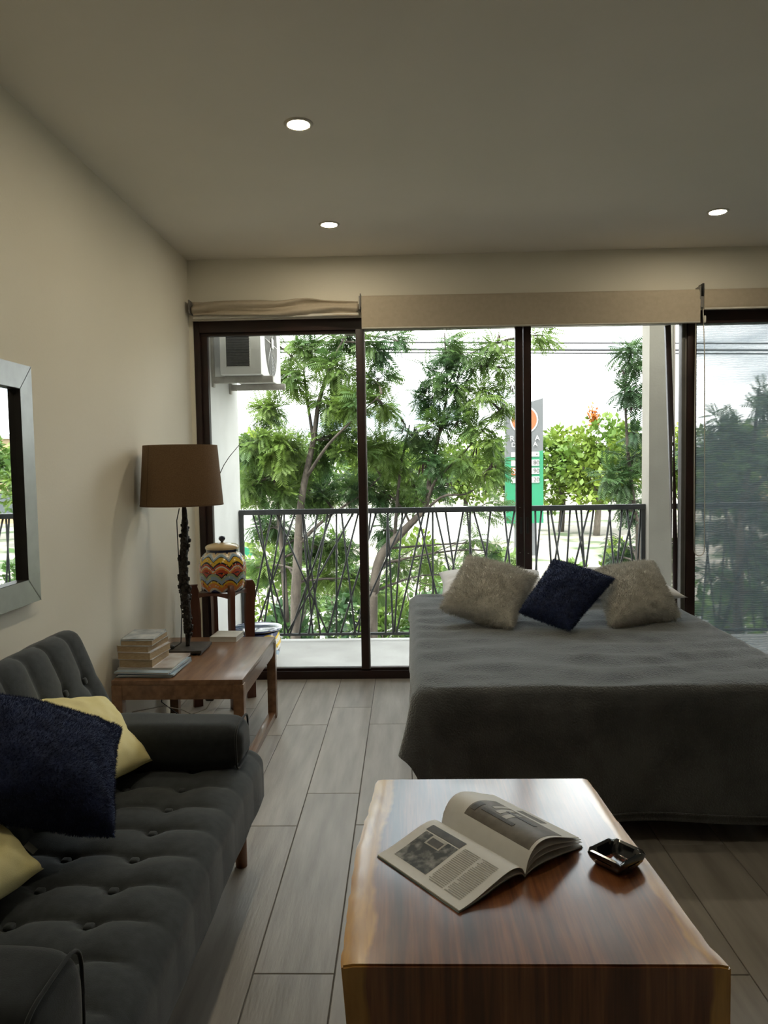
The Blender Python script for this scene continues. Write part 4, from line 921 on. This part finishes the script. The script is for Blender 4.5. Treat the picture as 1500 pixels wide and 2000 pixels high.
feather_tree('feathery_tree', 'feathery green tree rising on the left behind the door panel under the air conditioner',
    [[(577, 1240, 0, .085), (580, 1114, 0, .08), (588, 980, .05, .06), (612, 860, .05, .045), (624, 780, 0, .035), (652, 700, -.1, .022), (682, 645, -.1, .012)],
     [(560, 1215, .3, .05), (552, 1090, .3, .045), (545, 1020, .3, .035), (535, 930, .2, .022), (520, 860, .1, .012)], [(612, 860, .05, .03), (600, 780, .1, .022), (593, 722, .1, .012)],
     [(600, 930, .05, .03), (640, 870, -.2, .022), (690, 820, -.3, .014), (745, 770, -.3, .008)], [(585, 1060, 0, .035), (640, 1010, .3, .025), (700, 970, .4, .016), (745, 930, .4, .010)]],
    [(500, 860, 42, 0, 110), (545, 880, 55, .1, 170), (495, 940, 45, .2, 110), (560, 960, 50, .3, 130), (530, 800, 42, .2, 110), (565, 740, 40, 0, 90), (600, 690, 42, .1, 100), (650, 720, 42, -.1, 90), (680, 665, 36, 0, 80), (640, 790, 45, 0, 110), (690, 790, 40, -.2, 90), (655, 860, 50, .2, 130), (610, 900, 45, .4, 100), (700, 880, 42, .2, 100), (690, 950, 45, .5, 100), (630, 970, 45, .6, 110), (520, 1030, 40, .6, 90), (500, 1110, 35, .5, 60), (600, 1060, 45, .7, 100), (660, 1070, 42, .8, 90), (540, 1110, 38, .9, 70), (630, 1130, 40, .9, 80), (690, 1130, 35, .8, 60),
     (740, 675, 30, -.1, 60), (785, 668, 24, -.1, 36), (735, 740, 30, -.1, 60), (745, 800, 32, 0, 60), (740, 870, 35, .2, 80), (600, 1180, 30, 1.0, 40), (520, 660, 22, .2, 0)],
    2.9, 'leaf_feather', 1.5, fsize=(.5, .95))
feather_tree('feathery_tree', 'feathery tree with dark hanging seed pods behind the middle glass panel',
    [[(727, 1215, 0, .09), (730, 1156, 0, .085), (744, 1086, 0, .078), (790, 1035, .1, .065), (832, 987, .1, .045), (840, 924, .1, .036), (859, 843, 0, .028), (873, 762, 0, .020), (868, 650, -.1, .010)],
     [(832, 990, .1, .03), (851, 938, 0, .026), (894, 897, -.1, .018), (935, 850, -.2, .012), (975, 800, -.2, .007)], [(856, 855, 0, .02), (890, 780, -.1, .014), (930, 715, -.2, .008)],
     [(770, 1060, .1, .035), (781, 925, .2, .022), (800, 830, .2, .012)], [(800, 1030, .1, .03), (860, 972, -.1, .022), (910, 965, -.1, .014), (945, 940, -.2, .008)], [(873, 762, 0, .014), (905, 700, -.1, .010), (985, 665, -.2, .006)]],
    [(880, 680, 40, 0, 90), (850, 735, 38, 0, 80), (920, 700, 38, -.1, 80), (965, 670, 32, -.2, 60), (990, 720, 28, -.2, 45), (835, 780, 36, .1, 75), (890, 770, 40, -.1, 80), (945, 770, 36, -.2, 70), (985, 790, 28, -.2, 45), (810, 850, 36, .2, 80), (860, 840, 34, 0, 70), (920, 835, 36, -.1, 70), (970, 855, 34, -.2, 65), (770, 900, 40, .3, 95), (835, 900, 36, .1, 70), (900, 900, 34, -.1, 60), (960, 910, 34, -.2, 60), (750, 960, 40, .4, 95), (800, 970, 36, .4, 75), (860, 960, 26, .2, 30), (740, 1040, 35, .4, 70), (780, 1100, 36, .8, 60), (840, 1090, 36, .9, 60), (930, 1060, 34, 1.0, 50), (980, 1000, 28, .6, 30), (900, 1130, 32, 1.2, 40), (1060, 655, 14, -.3, 14), (740, 1150, 30, .8, 40), (975, 1080, 26, 1.0, 30)],
    3.1, 'leaf_feather', 1.05,
    [(780, 812, .2), (790, 826, .2), (814, 832, .1), (836, 812, 0), (834, 836, 0), (868, 842, 0), (900, 720, -.1), (920, 716, -.1), (940, 712, -.1), (986, 732, -.2), (1000, 748, -.2), (930, 790, -.1), (832, 898, .1), (826, 905, .1), (860, 918, 0), (876, 932, 0), (805, 934, .3), (900, 898, -.1), (935, 930, -.1), (957, 940, -.2), (962, 902, -.2), (928, 870, -.1), (896, 815, -.1), (835, 755, .1), (978, 650, -.2), (985, 665, -.2)])
feather_tree('feathery_tree', 'slender dark sapling with pods rising beside the white balcony column',
    [[(1246, 1100, 0, .04), (1240, 1000, 0, .035), (1228, 900, 0, .028), (1222, 800, 0, .02), (1223, 740, 0, .014), (1232, 690, 0, .008)], [(1240, 1010, 0, .02), (1205, 960, 0, .014), (1175, 930, 0, .008)]],
    [(1222, 685, 20, 0, 34), (1240, 705, 18, 0, 26), (1238, 765, 20, 0, 30), (1222, 770, 14, 0, 14), (1235, 900, 26, 0, 40), (1215, 940, 34, 0, 80), (1235, 985, 32, .2, 70), (1190, 930, 22, 0, 36), (1250, 850, 20, 0, 26), (1230, 1060, 30, .4, 40), (1190, 1090, 28, .6, 36)],
    3.0, 'leaf_dark', 1.0, [(1200, 705, 0), (1215, 715, 0), (1236, 785, 0), (1246, 780, 0), (1240, 772, 0), (1180, 935, 0), (1192, 945, 0)])
feather_tree('feathery_tree', 'dense dark tree seen hazily through the sunscreen mesh',
    [[(1440, 1230, 0, .08), (1445, 1100, 0, .07), (1450, 980, 0, .05), (1470, 880, 0, .035), (1482, 760, 0, .014)], [(1446, 1060, 0, .04), (1400, 960, .2, .025), (1385, 870, .2, .012)], [(1450, 980, 0, .04), (1540, 880, .2, .03), (1600, 800, .2, .015)]],
    [(1478, 765, 28, 0, 50), (1490, 800, 30, 0, 55), (1415, 840, 40, .2, 110), (1385, 890, 36, .2, 90), (1450, 880, 45, .1, 130), (1500, 900, 45, 0, 120), (1400, 960, 45, .3, 120), (1460, 970, 48, .2, 140), (1510, 1000, 45, .2, 110), (1385, 1040, 40, .5, 90), (1440, 1060, 45, .4, 120), (1490, 1090, 45, .4, 110), (1400, 1120, 40, .7, 90), (1460, 1160, 42, .7, 90), (1390, 1190, 34, .9, 60), (1500, 1180, 40, .8, 70), (1560, 860, 50, .3, 130), (1600, 950, 50, .3, 120), (1640, 830, 45, .4, 110), (1330, 880, 22, .3, 30), (1560, 1060, 50, .5, 110), (1620, 1100, 45, .6, 90)],
    3.2, 'leaf_dark', .9, ())

def far_tree(px, Y, toppx, wpx, m, label, trunkm='bark', n=2600, ls=.42, basez=GZ, lobes=9):
    top = ony(px, toppx, Y); dist = Y-CAM[1]; hw = wpx/FPX*dist/2; h = top[2]-basez
    root = empty('broadleaf_tree', (top[0], Y, basez), label, 'tree', 'background trees beyond the lot')
    tube('trunk', [(top[0], Y, basez), (top[0]+.15, Y, basez+h*.3), (top[0]-.1, Y, basez+h*.55), (top[0], Y, basez+h*.8)], [h*.03, h*.024, h*.016, h*.006], trunkm, root, 8)
    P = []; D = []
    for k in range(lobes):
        a = rng.random()*6.283; rr = hw*.55*math.sqrt(rng.random()) if k else 0; zz = basez+h*(.42+.36*rng.random()) if k else basez+h*.78
        c = np.array([top[0]+rr*math.cos(a), Y+rr*math.sin(a), zz]); R3 = np.array([hw*.55, hw*.55, h*.20])*(.8+.4*rng.random())
        if c[2]+R3[2] > top[2]: c[2] = top[2]-R3[2]
        if k < 5: tube('branch', [(top[0], Y, basez+h*.35), tuple((np.array([top[0], Y, basez+h*.45])+c)/2), tuple(c)], [h*.012, h*.008, h*.003], trunkm, root, 5)
        m_ = n//lobes; d = rng.normal(0, 1, (m_, 3)); d /= np.linalg.norm(d, axis=1)[:, None]; r = (.55+.5*rng.random(m_)**.5)[:, None]
        P.append(c+d*r*R3); D.append(d*.6+rng.normal(0, .7, (m_, 3)))
    P = np.concatenate(P); D = np.concatenate(D); scatter('foliage', P, D, rng.uniform(.7, 1.4, len(P)), leaf_template(ls), m, root); return root
far_tree(1095, 46, 826, 120, 'leaf_lime', 'bright green bushy tree just right of the totem sign')
r_ = far_tree(1165, 43, 812, 150, 'leaf_lime', 'bright green tree with an orange blossom tuft and pale forked trunk', 'bark_pale')
c = ony(1160, 812, 43); P = c+rng.normal(0, .22, (160, 3))*np.array([.7, .7, 1.2]); scatter('blossom_tuft', P, rng.normal(0, 1, (160, 3)), rng.uniform(.6, 1.1, 160), leaf_template(.28), 'blossom', r_)
far_tree(1228, 50, 824, 110, 'leaf_lime', 'bright green tree directly behind the sapling by the column')
far_tree(905, 52, 850, 150, 'leaf_lime', 'lime green tree left of the totem sign')
far_tree(800, 50, 862, 150, 'leaf_mid', 'mid green tree behind the pod-bearing tree')
far_tree(700, 55, 858, 150, 'leaf_lime', 'lime green tree glimpsed behind the middle door stile')
far_tree(600, 48, 850, 160, 'leaf_mid', 'mid green tree behind the left feathery tree')
far_tree(505, 42, 835, 130, 'leaf_lime', 'yellow-green tree beside the white balcony wall in the distance')
far_tree(1345, 45, 826, 140, 'leaf_lime', 'bright green tree between the column and the mesh window')
far_tree(1440, 40, 818, 170, 'leaf_mid', 'mid green tree behind the mesh window')
far_tree(1560, 46, 812, 180, 'leaf_mid', 'mid green tree beyond the right picture edge')
far_tree(985, 60, 855, 130, 'leaf_mid', 'mid green tree hidden mostly behind the totem sign')
def shrub(px, Y, toppx, wpx, m, label):
    top = ony(px, toppx, Y); dist = Y-CAM[1]; hw = wpx/FPX*dist/2; h = max(.5, top[2]-GZ); root = empty('shrub', (top[0], Y, GZ), label, 'shrub', 'shrubs on the lot'); n = 900
    for q in range(4): tube('stem', [(top[0], Y, GZ), (top[0]+rng.normal(0, hw*.3), Y+rng.normal(0, .2), GZ+h*.7)], [.03, .01], 'bark', root, 5)
    d = rng.normal(0, 1, (n, 3)); d /= np.linalg.norm(d, axis=1)[:, None]; P = np.array([top[0], Y, GZ+h*.5])+d*(.5+.5*rng.random(n)**.5)[:, None]*np.array([hw, hw, h*.5])
    scatter('foliage', P, d+rng.normal(0, .6, (n, 3)), rng.uniform(.7, 1.3, n), leaf_template(.20), m, root)
for a in [(760, 9, 1150, 120, 'leaf_mid', 'green shrub low behind the railing near the middle door stile'), (560, 8, 1175, 90, 'leaf_dark', 'small dark shrub at the foot of the left feathery tree'), (900, 11, 1110, 130, 'leaf_mid', 'green shrub behind the railing left of the bed cushions'), (1120, 10, 1100, 110, 'leaf_mid', 'green shrub behind the railing above the navy bed cushion'), (1210, 13, 1060, 90, 'leaf_lime', 'light green shrub behind the railing by the column'), (1420, 9, 1120, 160, 'leaf_mid', 'green shrub low behind the mesh window'), (520, 12, 1040, 120, 'leaf_mid', 'green shrub behind the railing beside the left feathery trunk'), (640, 13, 1035, 140, 'leaf_mid', 'broad green shrub behind the railing under the left feathery tree'), (690, 9.5, 1120, 110, 'leaf_dark', 'dark green shrub behind the railing left of the middle door stile'), (810, 14, 1030, 120, 'leaf_lime', 'light green shrub under the pod-bearing tree'), (840, 8.5, 1160, 100, 'leaf_dark', 'dark green shrub beside the bed corner behind the railing'), (985, 12, 1070, 90, 'leaf_mid', 'green shrub below the totem sign'), (1300, 11, 1040, 120, 'leaf_mid', 'green shrub behind the white balcony column'), (1490, 10, 1060, 140, 'leaf_dark', 'dark green shrub at the right edge behind the mesh window')]: shrub(*a)

# totem sign ------------------------------------------------------------------
YS = 33.0
def SX(px): return float(ony(px, 900, YS)[0])
def SZ(py): return float(ony(1024, py, YS)[2])
ts = empty('totem_sign', (SX(1024), YS, GZ), 'tall grey and green roadside totem sign with an orange disc', 'sign')
x0, x1 = SX(988), SX(1061)
def prism(name, xz, m, par, y0=YS, y1=YS+.5):
    n = len(xz); V = [(x, y0, z) for x, z in xz]+[(x, y1, z) for x, z in xz]
    return MB().add(V, [tuple(range(n)), tuple(range(2*n-1, n-1, -1))]+[(i, i+n, (i+1) % n+n, (i+1) % n) for i in range(n)]).build(name, m, par)
prism('grey_panel', [(x0, SZ(893)), (x1, SZ(880)), (x1, SZ(778)), (SX(1036), SZ(785)), (x0, SZ(800))], 'sign_grey', ts)
prism('green_panel', [(x0, SZ(1022)), (x1, SZ(1022)), (x1, SZ(880)), (x0, SZ(893))], 'sign_green', ts)
prism('post', [(SX(1005), GZ), (SX(1045), GZ), (SX(1045), SZ(1022)), (SX(1005), SZ(1022))], 'sign_grey', ts)
def disc(name, px, py, r, m, yy):
    c = (SX(px), SZ(py)); rr = r/FPX*(YS-CAM[1]); prism(name, [(c[0]+rr*math.cos(a), c[1]+rr*math.sin(a)) for a in np.linspace(0, 2*math.pi, 29)[:-1]], m, ts, yy, YS+.01)
disc('logo_ring', 1024, 820, 27, 'sign_white', YS-.04); disc('logo_disc', 1024, 820, 24, 'sign_orange', YS-.07)
for i, (a, b) in enumerate(((883, 892), (898, 910), (914, 926), (931, 943))):
    prism('price_panel', [(SX(998), SZ(b)), (SX(1053), SZ(b)), (SX(1053), SZ(a)), (SX(998), SZ(a))], 'sign_white', ts, YS-.05, YS+.01)
prism('red_panel', [(SX(998), SZ(928)), (SX(1012), SZ(928)), (SX(1012), SZ(913)), (SX(998), SZ(913))], 'sign_orange', ts, YS-.08, YS-.04)
def lettering(txt, px, py, hpx, m):
    cu = bpy.data.curves.new('lettering', 'FONT'); cu.body = txt; cu.align_x = 'CENTER'; cu.align_y = 'CENTER'; cu.size = hpx/FPX*(YS-CAM[1])*1.35; cu.extrude = .01
    o = bpy.data.objects.new('lettering', cu); COL.objects.link(o); dg = bpy.context.evaluated_depsgraph_get(); me = bpy.data.meshes.new_from_object(o.evaluated_get(dg)); bpy.data.objects.remove(o)
    me.transform(Matrix.Translation((SX(px), YS-.09, SZ(py))) @ Matrix.Rotation(math.pi/2, 4, 'X')); me.materials.clear(); link('lettering', me, m, ts)
lettering('A', 1049, 856, 10, 'sign_white'); lettering('R', 1000, 857, 11, 'sign_white'); lettering('A', 1045, 868, 9, 'sign_white'); lettering('D', 1003, 869, 9, 'sign_white')
lettering('S', 1003, 920, 12, 'sign_white'); lettering('80', 1047, 904, 9, 'sign_ink'); lettering('90', 1047, 920, 9, 'sign_ink'); lettering('20', 1047, 937, 9, 'sign_ink')
lettering('•', 1048, 888, 9, 'sign_ink')
# power lines, far wall, green banner, house ----------------------------------
for i, (pa, pb, lb) in enumerate((((600, 668), (1500, 671), 'uppermost of the three overhead power lines'), ((600, 682), (1500, 684), 'middle one of the three overhead power lines'), ((600, 688), (1500, 691), 'lowest of the three overhead power lines'))):
    a, b = ony(*pa, 20), ony(*pb, 20); d = b-a; a2, b2 = a-d*1.2, b+d*1.2
    tag(tube('power_line', [a2+(b2-a2)*t-np.array([0, 0, 0]) for t in np.linspace(0, 1, 9)], .026 if i != 1 else .036, 'wire', None, 6), lb, 'power line', 'overhead power lines')
wl = tag(box('boundary_wall', (-14, 40.0, GZ), (9, 40.25, GZ+2.1), 'white_stucco'), 'low white boundary wall far across the lot', 'wall')
gb = ony(486, 1078, 14); rbn = tag(MB().add([(gb[0]-.10, 14, gb[2]+.12), (gb[0]+.16, 14.02, gb[2]+.04), (gb[0]+.02, 14, gb[2]-.16), (gb[0]-.12, 14, gb[2]-.04), (gb[0]-.10, 14.05, gb[2]+.12), (gb[0]+.16, 14.07, gb[2]+.04), (gb[0]+.02, 14.05, gb[2]-.16), (gb[0]-.12, 14.05, gb[2]-.04)], [(0, 1, 2, 3), (7, 6, 5, 4), (0, 4, 5, 1), (1, 5, 6, 2), (2, 6, 7, 3), (3, 7, 4, 0)]).build('green_sign', 'sign_green'), 'small bright green sign behind the railing beside the painted jar', 'sign')
tube('post', [(gb[0], 14.03, GZ), (gb[0], 14.03, gb[2]-.1)], .03, 'sign_grey', rbn, 6)
hs_ = empty('house', (38, 66, GZ), 'tan two-storey house standing off to the right behind the trees', 'house')
box('wall', (32, 62, GZ), (44, 70, 4.3), 'house_tan', hs_); box('roof', (31.7, 61.7, 4.3), (44.3, 70.3, 4.7), 'concrete', hs_)
for zz in (-2.3, 1.2):
    for xx in (33.5, 37, 40.5):
        wn = box('window', (xx, 61.94, zz), (xx+1.6, 62.02, zz+1.8), 'house_dark', hs_); box('frame', (xx-.06, 61.9, zz-.06), (xx+1.66, 61.96, zz), 'sign_white', wn)
